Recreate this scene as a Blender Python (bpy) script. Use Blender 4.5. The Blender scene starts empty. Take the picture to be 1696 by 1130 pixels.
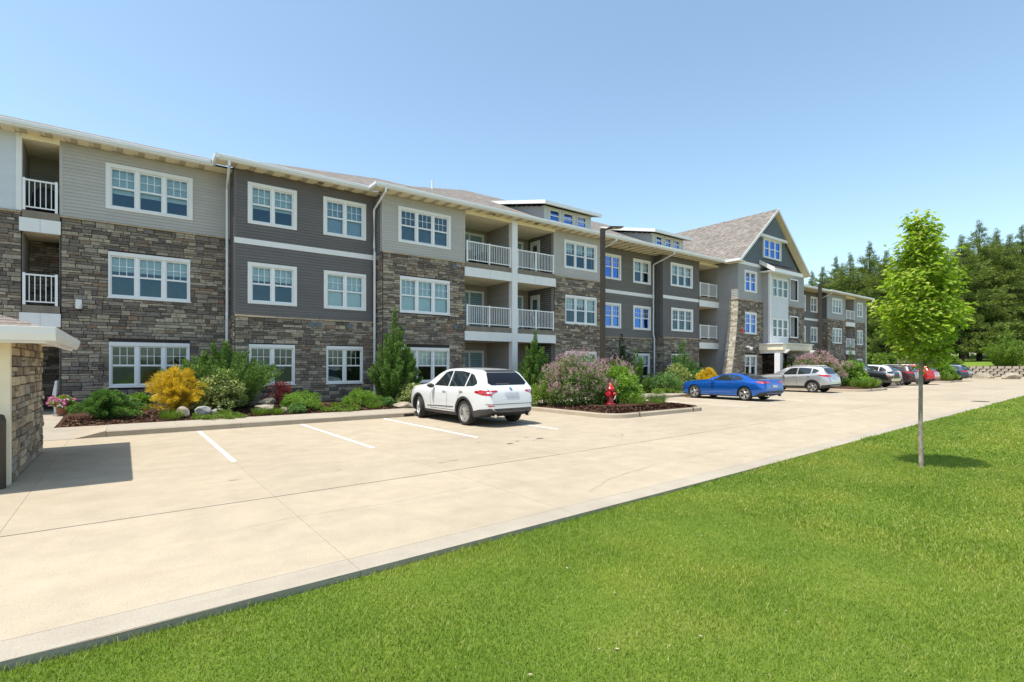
import bpy, bmesh, math, random
import numpy as np
from mathutils import Vector, Matrix, geometry
from mathutils.bvhtree import BVHTree
R = math.radians
random.seed(7)
rng = np.random.default_rng(11)
scene = bpy.context.scene
COL = scene.collection

# ------------------------------------------------------------------ camera
cam_d = bpy.data.cameras.new('camera')
cam = bpy.data.objects.new('camera', cam_d)
COL.objects.link(cam)
cam.location = (0, 0, 1.75)
cam.rotation_euler = (R(90), 0, R(-37.01))
cam_d.sensor_width = 36
cam_d.lens = 36 * 853 / 1696
cam_d.shift_y = 42 / 1696
cam_d.clip_start = 0.1
cam_d.clip_end = 4000
scene.camera = cam

# ------------------------------------------------------------------ sky, sun, exposure
SUN_EL, SUN_FROM = 69.0, (-1.0, 0.03)      # sun stands over -X, a little behind the facade
wd = bpy.data.worlds.new('World')
scene.world = wd
wd.use_nodes = True
nt = wd.node_tree
for n in list(nt.nodes):
    nt.nodes.remove(n)
wo = nt.nodes.new('ShaderNodeOutputWorld')
bg = nt.nodes.new('ShaderNodeBackground')
sky = nt.nodes.new('ShaderNodeTexSky')
sky.sky_type = 'NISHITA'
sky.sun_disc = False
sky.sun_elevation = R(SUN_EL)
sky.sun_rotation = math.atan2(SUN_FROM[0], SUN_FROM[1])
sky.air_density = 1.0
sky.dust_density = 1.0
sky.ozone_density = 1.3
bg.inputs['Strength'].default_value = 0.13
hs_ = nt.nodes.new('ShaderNodeHueSaturation')      # the lens sees a slightly paler blue
hs_.inputs['Saturation'].default_value = 0.95
hs_.inputs['Hue'].default_value = 0.487
nt.links.new(sky.outputs[0], hs_.inputs['Color'])
nt.links.new(hs_.outputs[0], bg.inputs[0])
nt.links.new(bg.outputs[0], wo.inputs[0])
sl = bpy.data.lights.new('sun', 'SUN')
sl.energy = 3.3
sl.angle = R(0.53)
sl.color = (1.0, 0.95, 0.86)
sun = bpy.data.objects.new('sun', sl)
COL.objects.link(sun)
ce = math.cos(R(SUN_EL))
fx, fy = SUN_FROM
fl = math.hypot(fx, fy)
sun_dir = Vector((fx / fl * ce, fy / fl * ce, math.sin(R(SUN_EL))))
sun.rotation_euler = sun_dir.to_track_quat('Z', 'Y').to_euler()
sun.location = (-20, 5, 50)
vs = scene.view_settings
vs.view_transform = 'Standard'
vs.look = 'None'
vs.exposure = 0.95
vs.gamma = 1.0
vs.use_curve_mapping = False
scene.cycles.use_denoising = True
scene.cycles.max_bounces = 8
scene.cycles.transparent_max_bounces = 8
scene.cycles.sample_clamp_indirect = 6

# ------------------------------------------------------------------ materials
def lin(c):
    return tuple(((v / 255) / 12.92 if v / 255 <= .04045 else ((v / 255 + .055) / 1.055) ** 2.4) for v in c) + (1,)

class N:
    """tiny node helper"""
    def __init__(s, name):
        s.m = bpy.data.materials.new(name)
        s.m.use_nodes = True
        s.t = s.m.node_tree
        s.b = s.t.nodes['Principled BSDF']
        s.out = s.t.nodes['Material Output']
    def n(s, typ, **kw):
        x = s.t.nodes.new('ShaderNode' + typ)
        for k, v in kw.items():
            if k in x.inputs.keys():
                x.inputs[k].default_value = v
            else:
                setattr(x, k, v)
        return x
    def l(s, a, b):
        s.t.links.new(a, b)
    def set(s, **kw):
        for k, v in kw.items():
            s.b.inputs[k.replace('_', ' ')].default_value = v
    def coord(s, kind='Object'):
        return s.n('TexCoord').outputs[kind]
    def pos(s):
        return s.n('NewGeometry').outputs['Position']
    def noise(s, scale, detail=4, rough=.55, vec=None):
        x = s.n('TexNoise')
        x.inputs['Scale'].default_value = scale
        x.inputs['Detail'].default_value = detail
        x.inputs['Roughness'].default_value = rough
        if vec is not None:
            s.l(vec, x.inputs['Vector'])
        return x.outputs['Fac']
    def ramp(s, fac, stops, interp='LINEAR'):
        x = s.n('ValToRGB')
        x.color_ramp.interpolation = interp
        e = x.color_ramp.elements
        while len(e) < len(stops):
            e.new(.5)
        for i, (p, c) in enumerate(stops):
            e[i].position = p
            e[i].color = c if len(c) == 4 else tuple(c) + (1,)
        s.l(fac, x.inputs[0])
        return x.outputs[0]
    def mix(s, fac, a, b, mode='MIX'):
        x = s.n('Mix', data_type='RGBA', blend_type=mode)
        for sock, v in ((x.inputs[0], fac), (x.inputs[6], a), (x.inputs[7], b)):
            if hasattr(v, 'is_output'):
                s.l(v, sock)
            else:
                sock.default_value = v if not isinstance(v, tuple) or len(v) == 4 else v + (1,)
        return x.outputs[2]
    def math(s, op, a, b=0.0):
        x = s.n('Math', operation=op)
        for sock, v in ((x.inputs[0], a), (x.inputs[1], b)):
            if hasattr(v, 'is_output'):
                s.l(v, sock)
            else:
                sock.default_value = v
        return x.outputs[0]
    def rnd(s):
        """one random number per object and per loose piece"""
        a = s.n('ObjectInfo').outputs['Random']
        b = s.n('NewGeometry').outputs['Random Per Island']
        return s.math('FRACT', s.math('ADD', a, b))
    def bump(s, h, strength=.3, dist=.02):
        x = s.n('Bump')
        x.inputs['Strength'].default_value = strength
        x.inputs['Distance'].default_value = dist
        s.l(h, x.inputs['Height'])
        s.l(x.outputs[0], s.b.inputs['Normal'])
    def col(s, c):
        if hasattr(c, 'is_output'):
            s.l(c, s.b.inputs['Base Color'])
        else:
            s.b.inputs['Base Color'].default_value = c if len(c) == 4 else tuple(c) + (1,)

def plain(name, c, rough=.6, metallic=0., var=.12, scale=3., bump=0., bscale=40., coat=0., spec=.5):
    k = N(name)
    f = k.noise(scale, 5, vec=k.pos())
    a = tuple(v * (1 - var) for v in c[:3]); b = tuple(min(1, v * (1 + var)) for v in c[:3])
    k.col(k.ramp(f, [(.3, a), (.7, b)]))
    k.set(Roughness=rough, Metallic=metallic, Coat_Weight=coat, Coat_Roughness=.04, Specular_IOR_Level=spec)
    if bump:
        k.bump(k.noise(bscale, 5, vec=k.pos()), bump, .01)
    return k.m

M = {}
def make_materials():
    # concrete: warm, slightly mottled, every slab a shade of its own
    for nm, c, vr in (('concrete', (.392, .330, .242), .09), ('walk', (.365, .32, .255), .06), ('kerb', (.37, .312, .235), .07)):
        k = N(nm)
        p = k.pos()
        big = k.noise(.32, 6, .6, p)
        mid = k.noise(2.2, 6, .65, p)
        fine = k.noise(70, 3, .6, p)
        base = k.ramp(big, [(.30, tuple(v * .84 for v in c)), (.5, c), (.72, tuple(min(1, v * 1.14) for v in c))])
        base = k.mix(.5, base, k.ramp(mid, [(.3, tuple(v * .80 for v in c)), (.7, tuple(v * 1.15 for v in c))]))
        spk = k.ramp(fine, [(.35, (.82, .80, .77)), (.5, (1, 1, 1)), (.68, (1.0, 1.0, 1.0))])
        base = k.mix(1.0, base, spk, 'MULTIPLY')
        # faint rusty and grey water stains stretched along the drive
        mp = k.n('Mapping'); mp.inputs['Scale'].default_value = (.35, 1.6, 1)
        k.l(p, mp.inputs['Vector'])
        st = k.noise(1.1, 7, .7, mp.outputs[0])
        base = k.mix(k.ramp(st, [(.56, (0, 0, 0)), (.74, (.42, .42, .42))]), base, (c[0] * .80, c[1] * .72, c[2] * .60))
        # scattered drips and scuffs
        dr_ = k.noise(3.7, 8, .78, p)
        base = k.mix(k.ramp(dr_, [(.64, (0, 0, 0)), (.74, (.40, .40, .40))]), base, (c[0] * .48, c[1] * .46, c[2] * .44))
        mp2 = k.n('Mapping'); mp2.inputs['Scale'].default_value = (.10, 2.6, 1); mp2.inputs['Rotation'].default_value = (0, 0, .05)
        k.l(p, mp2.inputs['Vector'])
        tk = k.noise(1.0, 4, .6, mp2.outputs[0])
        base = k.mix(k.ramp(tk, [(.55, (0, 0, 0)), (.72, (.22, .22, .22))]), base, (c[0] * .70, c[1] * .68, c[2] * .66))
        tone = k.math('MULTIPLY_ADD', k.n('ObjectInfo').outputs['Random'], vr)
        tone.node.inputs[2].default_value = 1 - vr / 2
        cmb = k.n('CombineColor')
        for i in range(3):
            k.l(tone, cmb.inputs[i])
        base = k.mix(1.0, base, cmb.outputs[0], 'MULTIPLY')
        k.col(base)
        k.set(Roughness=.88, Specular_IOR_Level=.25)
        k.bump(k.math('ADD', fine, mid), .22, .006)
        M[nm] = k.m
    M['joint'] = plain('joint', (.035, .03, .026), .9)
    M['joint_pale'] = plain('joint_pale', (.285, .235, .17), .9)
    # lane paint, worn
    k = N('paint')
    p = k.pos()
    k.col(k.ramp(k.noise(9, 6, .7, p), [(.28, (.50, .45, .37)), (.42, (.78, .77, .74)), (.7, (.86, .85, .83))]))
    k.set(Roughness=.7)
    M['paint'] = k.m
    # ledge stone
    k = N('stone')
    r = k.rnd()
    tones = [(.0, (0.127, 0.110, 0.098)), (.12, (0.198, 0.173, 0.148)), (.26, (0.259, 0.231, 0.196)), (.38, (0.152, 0.134, 0.119)),
             (.48, (0.327, 0.290, 0.231)), (.58, (0.209, 0.168, 0.131)), (.70, (0.315, 0.276, 0.223)), (.82, (0.393, 0.351, 0.280)), (.91, (0.244, 0.173, 0.127)), (.96, (0.177, 0.160, 0.148))]
    c = k.ramp(r, tones, 'CONSTANT')
    p = k.pos()
    n1 = k.noise(14, 6, .7, p)
    c = k.mix(1.0, c, k.ramp(n1, [(.3, (.62, .60, .58)), (.6, (1.25, 1.2, 1.12))]), 'MULTIPLY')
    k.col(c)
    k.set(Roughness=.92, Specular_IOR_Level=.25)
    k.bump(k.noise(28, 6, .7, p), .6, .02)
    M['stone'] = k.m
    # same stone, honey-toned blend of the garage
    k = N('stone_tan')
    r = k.rnd()
    c = k.ramp(r, [(0, (.24, .19, .14)), (.15, (.43, .35, .25)), (.32, (.30, .235, .175)), (.5, (.50, .41, .29)), (.64, (.185, .15, .12)), (.78, (.38, .31, .22)), (.9, (.30, .27, .23))], 'CONSTANT')
    p = k.pos()
    c = k.mix(1.0, c, k.ramp(k.noise(11, 6, .7, p), [(.3, (.68, .66, .64)), (.6, (1.2, 1.16, 1.1))]), 'MULTIPLY')
    k.col(c)
    k.set(Roughness=.92, Specular_IOR_Level=.25)
    k.bump(k.noise(22, 6, .7, p), .6, .02)
    M['stone_tan'] = k.m
    M['mortar'] = plain('mortar', (.035, .031, .028), .95)
    M['cap_stone'] = plain('cap_stone', (.42, .32, .22), .85, var=.22, scale=6, bump=.4)
    # lap siding: tone per board is tiny
    for nm, c in (('siding_light', (.45, .425, .39)), ('siding_dark', (.150, .136, .130)), ('siding_olive', (.158, .146, .132)), ('siding_blue', (.125, .143, .153)), ('siding_taupe', (.34, .31, .272)), ('siding_wing', (.36, .35, .34)), ('siding_sun', (.36, .36, .35))):
        k = N(nm)
        r = k.rnd()
        p = k.pos()
        cc = k.ramp(r, [(0, tuple(v * .965 for v in c)), (1, tuple(v * 1.035 for v in c))])
        mp = k.n('Mapping'); mp.inputs['Scale'].default_value = (2, 2, 22)
        k.l(p, mp.inputs['Vector'])
        g = k.noise(3, 5, .6, mp.outputs[0])
        cc = k.mix(1.0, cc, k.ramp(k.noise(.8, 4, .6, p), [(.3, (.94, .94, .94)), (.7, (1.05, 1.05, 1.04))]), 'MULTIPLY')
        k.col(cc)
        k.set(Roughness=.62, Specular_IOR_Level=.3)
        k.bump(g, .12, .004)
        M[nm] = k.m
    M['trim'] = plain('trim', (.76, .745, .72), .45, var=.03)
    M['trim_cool'] = plain('trim_cool', (.58, .60, .62), .5, var=.04)
    M['gutter'] = plain('gutter', (.79, .785, .77), .32, var=.03)
    M['soffit'] = plain('soffit', (.82, .72, .50), .6, var=.04)
    M['cream'] = plain('cream', (.80, .71, .53), .7, var=.06)
    M['slab_edge'] = plain('slab_edge', (.22, .185, .14), .9, var=.15)
    M['vinyl'] = plain('vinyl', (.80, .80, .79), .38, var=.02)
    # shingles: rows of tabs of many tones
    k = N('shingle')
    p = k.coord('UV')
    br = k.n('TexBrick', offset=.37, squash=1.0)
    br.inputs['Scale'].default_value = 1.0
    br.inputs['Mortar Size'].default_value = .006
    br.inputs['Brick Width'].default_value = .26
    br.inputs['Row Height'].default_value = .135
    br.inputs['Color1'].default_value = (0, 0, 0, 1)
    br.inputs['Color2'].default_value = (1, 1, 1, 1)
    br.inputs['Mortar'].default_value = (.5, .5, .5, 1)
    k.l(p, br.inputs['Vector'])
    c = k.ramp(br.outputs['Color'], [(0, (.155, .138, .122)), (.35, (.20, .18, .16)), (.7, (.235, .212, .19)), (1, (.285, .26, .233))])
    c = k.mix(1.0, c, k.ramp(k.noise(1.2, 5, .6, k.pos()), [(.3, (.86, .86, .86)), (.7, (1.1, 1.08, 1.05))]), 'MULTIPLY')
    c = k.mix(1.0, c, k.ramp(k.noise(160, 2, .6, k.pos()), [(.3, (.75, .75, .75)), (.7, (1.2, 1.2, 1.2))]), 'MULTIPLY')
    c = k.mix(br.outputs['Fac'], c, (.06, .05, .045))
    k.col(c)
    k.set(Roughness=.95, Specular_IOR_Level=.15)
    k.bump(k.math('SUBTRACT', br.outputs['Color'], br.outputs['Fac']), .5, .01)
    M['shingle'] = k.m
    # window glass: partly mirror, partly see-through
    for nm, tint, base in (('glass', (.46, .70, .85), .07), ('glass_blue', (.09, .23, .62), .60), ('glass_low', (.62, .85, .85), .07)):
        k = N(nm)
        tr = k.n('BsdfTransparent'); tr.inputs[0].default_value = (.82, .93, .93, 1)
        gl = k.n('BsdfGlossy'); gl.inputs['Color'].default_value = tint + (1,); gl.inputs['Roughness'].default_value = .012
        fr = k.n('Fresnel'); fr.inputs['IOR'].default_value = 1.5
        fac = k.math('MINIMUM', k.math('ADD', fr.outputs[0], base), 1.0)
        # panes are never perfectly flat
        bp = k.n('Bump'); bp.inputs['Strength'].default_value = .14; bp.inputs['Distance'].default_value = .05
        k.l(k.noise(1.3, 2, .5, k.pos()), bp.inputs['Height'])
        k.l(bp.outputs[0], gl.inputs['Normal'])
        mx = k.n('MixShader')
        k.l(fac, mx.inputs[0]); k.l(tr.outputs[0], mx.inputs[1]); k.l(gl.outputs[0], mx.inputs[2])
        k.l(mx.outputs[0], k.out.inputs['Surface'])
        M[nm] = k.m
    M['blind'] = plain('blind', (.84, .86, .82), .6, var=.04)
    M['blind_blue'] = plain('blind_blue', (.50, .56, .62), .6, var=.04)
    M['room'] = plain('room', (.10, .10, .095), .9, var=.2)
    # ground
    k = N('lawn')
    p = k.pos()
    c = k.ramp(k.noise(.7, 6, .65, p), [(.3, (.11, .19, .025)), (.52, (.155, .24, .034)), (.72, (.24, .29, .06))])
    c = k.mix(1.0, c, k.ramp(k.noise(55, 4, .7, p), [(.3, (.6, .62, .5)), (.7, (1.25, 1.2, 1.1))]), 'MULTIPLY')
    k.col(c); k.set(Roughness=.95, Specular_IOR_Level=.1)
    k.bump(k.noise(60, 4, .7, p), .8, .04)
    M['lawn'] = k.m
    k = N('mulch')
    p = k.pos()
    c = k.ramp(k.noise(26, 6, .75, p), [(.3, (.028, .015, .010)), (.5, (.075, .040, .026)), (.7, (.15, .088, .058))])
    k.col(c); k.set(Roughness=.95, Specular_IOR_Level=.1)
    k.bump(k.noise(30, 6, .75, p), 1.0, .05)
    M['mulch'] = k.m
    k = N('mulch_chip')
    r = k.rnd()
    k.col(k.ramp(r, [(0, (.035, .018, .012)), (.4, (.085, .044, .028)), (.8, (.15, .085, .055)), (1, (.22, .14, .10))]))
    k.set(Roughness=.95, Specular_IOR_Level=.1)
    M['mulch_chip'] = k.m
    M['terrain'] = plain('terrain', (.10, .105, .045), .95, var=.45, scale=.25)
    M['dirt'] = plain('dirt', (.36, .29, .20), .95, var=.25, scale=1.5)
    # leaves: two-sided, light shines through
    def leaf(nm, stops, trans=.35, rough=.6, glow=(1.15, 1.25, .55), patch=None):
        k = N(nm)
        r = k.rnd()
        c = k.ramp(r, stops)
        if patch:
            c = k.mix(1.0, c, k.ramp(k.noise(patch, 5, .65, k.pos()), [(.3, (.70, .84, .70)), (.5, (1, 1, 1)), (.70, (1.45, 1.18, 1.35))]), 'MULTIPLY')
        k.col(c)
        k.set(Roughness=rough, Specular_IOR_Level=.25)
        tl = k.n('BsdfTranslucent')
        k.l(k.mix(1.0, c, glow, 'MULTIPLY'), tl.inputs[0])
        mx = k.n('MixShader'); mx.inputs[0].default_value = trans
        k.l(k.b.outputs[0], mx.inputs[1]); k.l(tl.outputs[0], mx.inputs[2])
        k.l(mx.outputs[0], k.out.inputs['Surface'])
        M[nm] = k.m
    leaf('leaf_maple', [(0, (.16, .26, .022)), (.4, (.27, .39, .032)), (.8, (.38, .50, .055)), (1, (.52, .50, .13))], .5)
    leaf('grass', [(0, (.135, .205, .022)), (.4, (.215, .300, .038)), (.75, (.29, .375, .06)), (.92, (.38, .41, .10)), (1, (.50, .45, .22))], .38, patch=.55)
    leaf('leaf_juniper', [(0, (0.057, 0.122, 0.029)), (.5, (0.106, 0.195, 0.043)), (1, (0.188, 0.284, 0.061))], .25)
    leaf('leaf_spread', [(0, (0.062, 0.140, 0.039)), (.5, (0.115, 0.228, 0.059)), (1, (0.211, 0.333, 0.079))], .25)
    leaf('leaf_dark', [(0, (.016, .040, .018)), (.5, (.034, .068, .028)), (1, (.06, .10, .038))], .2)
    leaf('leaf_gold', [(0, (.44, .31, .026)), (.5, (.68, .50, .04)), (1, (.80, .66, .12))], .3, glow=(1.1, 1.0, .4))
    leaf('leaf_variegated', [(0, (0.108, 0.180, 0.036)), (.5, (0.240, 0.300, 0.084)), (.8, (0.432, 0.444, 0.192)), (1, (0.576, 0.564, 0.336))], .35)
    leaf('leaf_bright', [(0, (0.108, 0.216, 0.029)), (.5, (0.180, 0.310, 0.041)), (1, (0.288, 0.418, 0.072))], .35)
    leaf('leaf_lilac', [(0, (0.064, 0.122, 0.031)), (.5, (0.115, 0.187, 0.046)), (1, (0.201, 0.273, 0.071))], .3)
    leaf('leaf_red', [(0, (.10, .018, .022)), (.6, (.22, .04, .045)), (1, (.30, .09, .06))], .3, glow=(1.2, .6, .5))
    leaf('leaf_pine', [(0, (.075, .125, .030)), (.5, (.155, .21, .046)), (1, (.29, .335, .078))], .25)
    leaf('leaf_ground', [(0, (0.094, 0.165, 0.024)), (.5, (0.154, 0.237, 0.033)), (1, (0.242, 0.330, 0.055))], .35)
    leaf('flower_lilac', [(0, (.34, .18, .20)), (.5, (.48, .30, .31)), (1, (.62, .47, .45))], .35, glow=(1, .9, .9))
    leaf('flower_pink', [(0, (.62, .06, .25)), (.55, (.75, .20, .42)), (.75, (.8, .75, .76)), (1, (.85, .8, .8))], .3, glow=(1, .8, .9))
    M['bark'] = plain('bark', (.27, .225, .175), .95, var=.35, scale=12, bump=.8)
    M['bark_dark'] = plain('bark_dark', (.055, .040, .032), .95, var=.35, scale=4, bump=.8)
    M['rock'] = plain('rock', (.31, .265, .20), .9, var=.32, scale=4, bump=.7, bscale=9)
    M['rock_grey'] = plain('rock_grey', (.29, .28, .255), .9, var=.35, scale=5, bump=.7, bscale=9)
    M['block'] = plain('block', (.34, .285, .22), .95, var=.2, scale=3, bump=.5)
    # vehicles
    M['tyre'] = plain('tyre', (.022, .020, .018), .85, var=.3, scale=9)
    M['rim'] = plain('rim', (.62, .62, .62), .28, .85, var=.03)
    M['rim_dark'] = plain('rim_dark', (.10, .10, .10), .4, .5)
    M['plastic'] = plain('plastic', (.030, .030, .031), .55)
    M['grey_plastic'] = plain('grey_plastic', (.055, .052, .05), .6)
    M['chrome'] = plain('chrome', (.75, .75, .76), .12, 1.0, var=.02)
    M['seam'] = plain('seam', (.02, .02, .02), .8)
    M['plate'] = plain('plate', (.45, .47, .50), .5, var=.3, scale=40)
    for nm, c, met, rough in (('car_white', (.62, .62, .61), 0, .25), ('car_blue', (.004, .105, .46), .6, .24), ('car_silver', (.50, .50, .50), .75, .33), ('car_black', (.012, .013, .016), .1, .2), ('car_red', (.42, .012, .014), .15, .25), ('car_navy', (.018, .040, .075), .4, .28), ('car_maroon', (.045, .008, .010), .2, .3)):
        M[nm] = plain(nm, c, rough, met, var=.015, coat=1.0)
    k = N('car_glass')
    k.col((.012, .018, .020)); k.set(Roughness=.03, Specular_IOR_Level=.9, Coat_Weight=.4)
    M['car_glass'] = k.m
    k = N('car_glass_dark')
    k.col((.008, .008, .010)); k.set(Roughness=.06, Specular_IOR_Level=.5)
    M['car_glass_dark'] = k.m
    M['lamp_red'] = plain('lamp_red', (.42, .006, .010), .12, coat=1.0, var=.1)
    M['lamp_clear'] = plain('lamp_clear', (.55, .56, .58), .1, .3, coat=1.0, var=.1)
    M['lamp_amber'] = plain('lamp_amber', (.6, .16, .02), .2, coat=1.0)
    M['red_paint'] = plain('red_paint', (.52, .012, .020), .38, var=.1, scale=9, coat=.3)
    M['bronze'] = plain('bronze', (.060, .046, .034), .5, .3)
    M['green_box'] = plain('green_box', (.035, .10, .065), .6, var=.1)
    M['steel'] = plain('steel', (.35, .35, .36), .4, .7)
    M['lens'] = plain('lens', (.70, .58, .35), .3)
    M['terracotta'] = plain('terracotta', (.28, .10, .05), .8)
    M['shingle_flat'] = plain('shingle_flat', (.205, .168, .138), .95, var=.3, scale=14, bump=.5, bscale=90)
    M['furniture'] = plain('furniture', (.015, .015, .018), .6)
make_materials()

# ------------------------------------------------------------------ mesh helpers
class MB:
    """collects geometry for ONE mesh object"""
    def __init__(s):
        s.v = []; s.f = []; s.uv = None
    def quad(s, a, b, c, d):
        i = len(s.v); s.v += [tuple(a), tuple(b), tuple(c), tuple(d)]; s.f.append((i, i + 1, i + 2, i + 3)); return s
    def poly(s, pts):
        i = len(s.v); s.v += [tuple(p) for p in pts]; s.f.append(tuple(range(i, i + len(pts)))); return s
    def box(s, x0, x1, y0, y1, z0, z1):
        return s.hexa([(x0, y0, z0), (x1, y0, z0), (x1, y1, z0), (x0, y1, z0), (x0, y0, z1), (x1, y0, z1), (x1, y1, z1), (x0, y1, z1)])
    def hexa(s, p):
        i = len(s.v); s.v += [tuple(q) for q in p]
        s.f += [(i + 3, i + 2, i + 1, i), (i + 4, i + 5, i + 6, i + 7), (i, i + 1, i + 5, i + 4), (i + 1, i + 2, i + 6, i + 5), (i + 2, i + 3, i + 7, i + 6), (i + 3, i, i + 4, i + 7)]
        return s
    def prism(s, pts, axis, a, b):
        """extrude a 2D polygon along axis ('x': pts are (y,z), 'y': (x,z), 'z': (x,y))"""
        def P(p, t):
            return (t, p[0], p[1]) if axis == 'x' else (p[0], t, p[1]) if axis == 'y' else (p[0], p[1], t)
        i = len(s.v); n = len(pts)
        s.v += [P(p, a) for p in pts] + [P(p, b) for p in pts]
        s.f.append(tuple(range(i, i + n))); s.f.append(tuple(range(i + 2 * n - 1, i + n - 1, -1)))
        for k in range(n):
            j = (k + 1) % n
            s.f.append((i + k, i + n + k, i + n + j, i + j))
        return s
    def tube(s, pts, rad, seg=8, cap=True):
        """rad: number or list; smooth swept tube"""
        pts = [Vector(p) for p in pts]
        rr = rad if isinstance(rad, (list, tuple)) else [rad] * len(pts)
        i = len(s.v)
        for k, p in enumerate(pts):
            t = (pts[min(k + 1, len(pts) - 1)] - pts[max(k - 1, 0)]).normalized()
            u = t.cross(Vector((0, 0, 1)))
            if u.length < .05:
                u = t.cross(Vector((0, 1, 0)))
            u.normalize(); w = t.cross(u)
            for q in range(seg):
                a = 2 * math.pi * q / seg
                s.v.append(tuple(p + (u * math.cos(a) + w * math.sin(a)) * rr[k]))
        for k in range(len(pts) - 1):
            for q in range(seg):
                q2 = (q + 1) % seg
                s.f.append((i + k * seg + q, i + k * seg + q2, i + (k + 1) * seg + q2, i + (k + 1) * seg + q))
        if cap:
            s.f.append(tuple(range(i + seg - 1, i - 1, -1)))
            b = i + (len(pts) - 1) * seg
            s.f.append(tuple(range(b, b + seg)))
        return s
    def lathe(s, prof, seg=20, origin=(0, 0, 0), axis='z', cap=True):
        i = len(s.v)
        for r, z in prof:
            for q in range(seg):
                a = 2 * math.pi * q / seg
                x, y = r * math.cos(a), r * math.sin(a)
                p = (x, y, z) if axis == 'z' else (z, x, y) if axis == 'x' else (x, z, y)
                s.v.append((p[0] + origin[0], p[1] + origin[1], p[2] + origin[2]))
        for k in range(len(prof) - 1):
            for q in range(seg):
                q2 = (q + 1) % seg
                s.f.append((i + k * seg + q, i + k * seg + q2, i + (k + 1) * seg + q2, i + (k + 1) * seg + q))
        if cap:
            s.f.append(tuple(range(i + seg - 1, i - 1, -1)))
            b = i + (len(prof) - 1) * seg
            s.f.append(tuple(range(b, b + seg)))
        return s
    def mesh(s, name, mat=None, smooth=False, fix=False):
        me = bpy.data.meshes.new(name)
        me.from_pydata(s.v, [], s.f)
        if fix:
            bm = bmesh.new(); bm.from_mesh(me)
            bmesh.ops.recalc_face_normals(bm, faces=bm.faces); bm.to_mesh(me); bm.free()
        if mat is not None:
            me.materials.append(M[mat] if isinstance(mat, str) else mat)
        if smooth:
            me.polygons.foreach_set('use_smooth', [True] * len(me.polygons))
        me.update()
        return me
    def build(s, name, mat, parent=None, smooth=False, fix=False, **kw):
        return put(name, s.mesh(name, mat, smooth, fix), parent, **kw)

def put(name, me, parent=None, loc=None, rot=None, scale=None, world=True, **kw):
    """link one object; with world=True the mesh is in world coordinates and the parent's location is taken off"""
    o = bpy.data.objects.new(name, me)
    COL.objects.link(o)
    if parent is not None:
        o.parent = parent
    l = Vector(loc) if loc is not None else Vector((0, 0, 0))
    if parent is not None and world:
        q = parent
        while q is not None:
            l = l - q.location
            q = q.parent
    o.location = l
    if rot is not None:
        o.rotation_euler = rot
    if scale is not None:
        o.scale = scale
    for k_, v_ in kw.items():
        o[k_] = v_
    return o

def thing(name, label, cat, loc=(0, 0, 0), rotz=0., group=None):
    o = bpy.data.objects.new(name, None)
    o.empty_display_size = .2
    COL.objects.link(o)
    o.location = loc
    o.rotation_euler = (0, 0, rotz)
    return tag(o, label, cat, group)

def tag(o, label, cat, group=None):
    o['label'] = label; o['category'] = cat
    if group:
        o['group'] = group
    return o

def copy_tree(o, parent=None):
    c = o.copy(); COL.objects.link(c)
    if parent is not None:
        c.parent = parent
        c.matrix_parent_inverse = o.matrix_parent_inverse.copy()
    for ch in [x for x in o.children]:
        copy_tree(ch, c)
    return c

def fast_mesh(name, verts, faces, mat, smooth=False, fac=None):
    """numpy verts (n,3) and equal-size faces (m,k)"""
    me = bpy.data.meshes.new(name)
    verts = np.ascontiguousarray(verts, dtype=np.float32)
    faces = np.ascontiguousarray(faces, dtype=np.int32)
    me.vertices.add(len(verts)); me.vertices.foreach_set('co', verts.ravel())
    k = faces.shape[1]
    me.loops.add(faces.size); me.loops.foreach_set('vertex_index', faces.ravel())
    me.polygons.add(len(faces))
    me.polygons.foreach_set('loop_start', np.arange(0, faces.size, k, dtype=np.int32))
    me.update(calc_edges=True)
    me.materials.append(M[mat])
    if smooth:
        me.polygons.foreach_set('use_smooth', np.ones(len(faces), dtype=bool))
    return me

def structure(name, mb, mat, **kw):
    return mb.build(name, mat, kind='structure', **kw)
# ------------------------------------------------------------------ the ground
def gz(x):
    """the lot climbs very gently to the right"""
    return .0045 * (min(x, 72) - 8) if x > 8 else 0.
def kerb_y(x):
    return 16.25 + .03 * max(x, 0)
def edge_y(x):
    return 4.25 + .035 * max(x, 0)

g_ = MB()
for i in range(-8, 16):
    for j in range(-8, 8):
        x0, y0 = i * 130., j * 180.
        g_.quad((x0, y0, -.32), (x0 + 130, y0, -.32), (x0 + 130, y0 + 180, -.32), (x0, y0 + 180, -.32))
structure('ground', g_, 'terrain')

# lawn sheet the photographer stands on
def lawn_z(x, y):
    d = edge_y(x) - y
    return gz(x) - .05 * max(0., 1 - max(0, x - 1) / 14) - .01 + .03 * math.sin(x * .7 + y * .4) * min(1, d / 3) + (.05 * min(3., max(0., d - 2)) if x > 12 else 0) * min(1, max(0, (x - 12) / 15))
xs = np.concatenate([np.arange(-14, 14, .5), np.arange(14, 48, 1.), np.arange(48, 101, 4.)])
lv, lf = [], []
ny = 26
for x in xs:
    for j in range(ny + 1):
        t = j / ny
        y = edge_y(x) - .005 - 34 * t * t
        lv.append((x, y, lawn_z(x, y)))
for i in range(len(xs) - 1):
    for j in range(ny):
        a = i * (ny + 1) + j
        lf.append((a, a + 1, a + ny + 2, a + ny + 1))
lm = fast_mesh('lawn', np.array(lv), np.array(lf), 'lawn', True)
put('lawn', lm, kind='structure')

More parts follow.
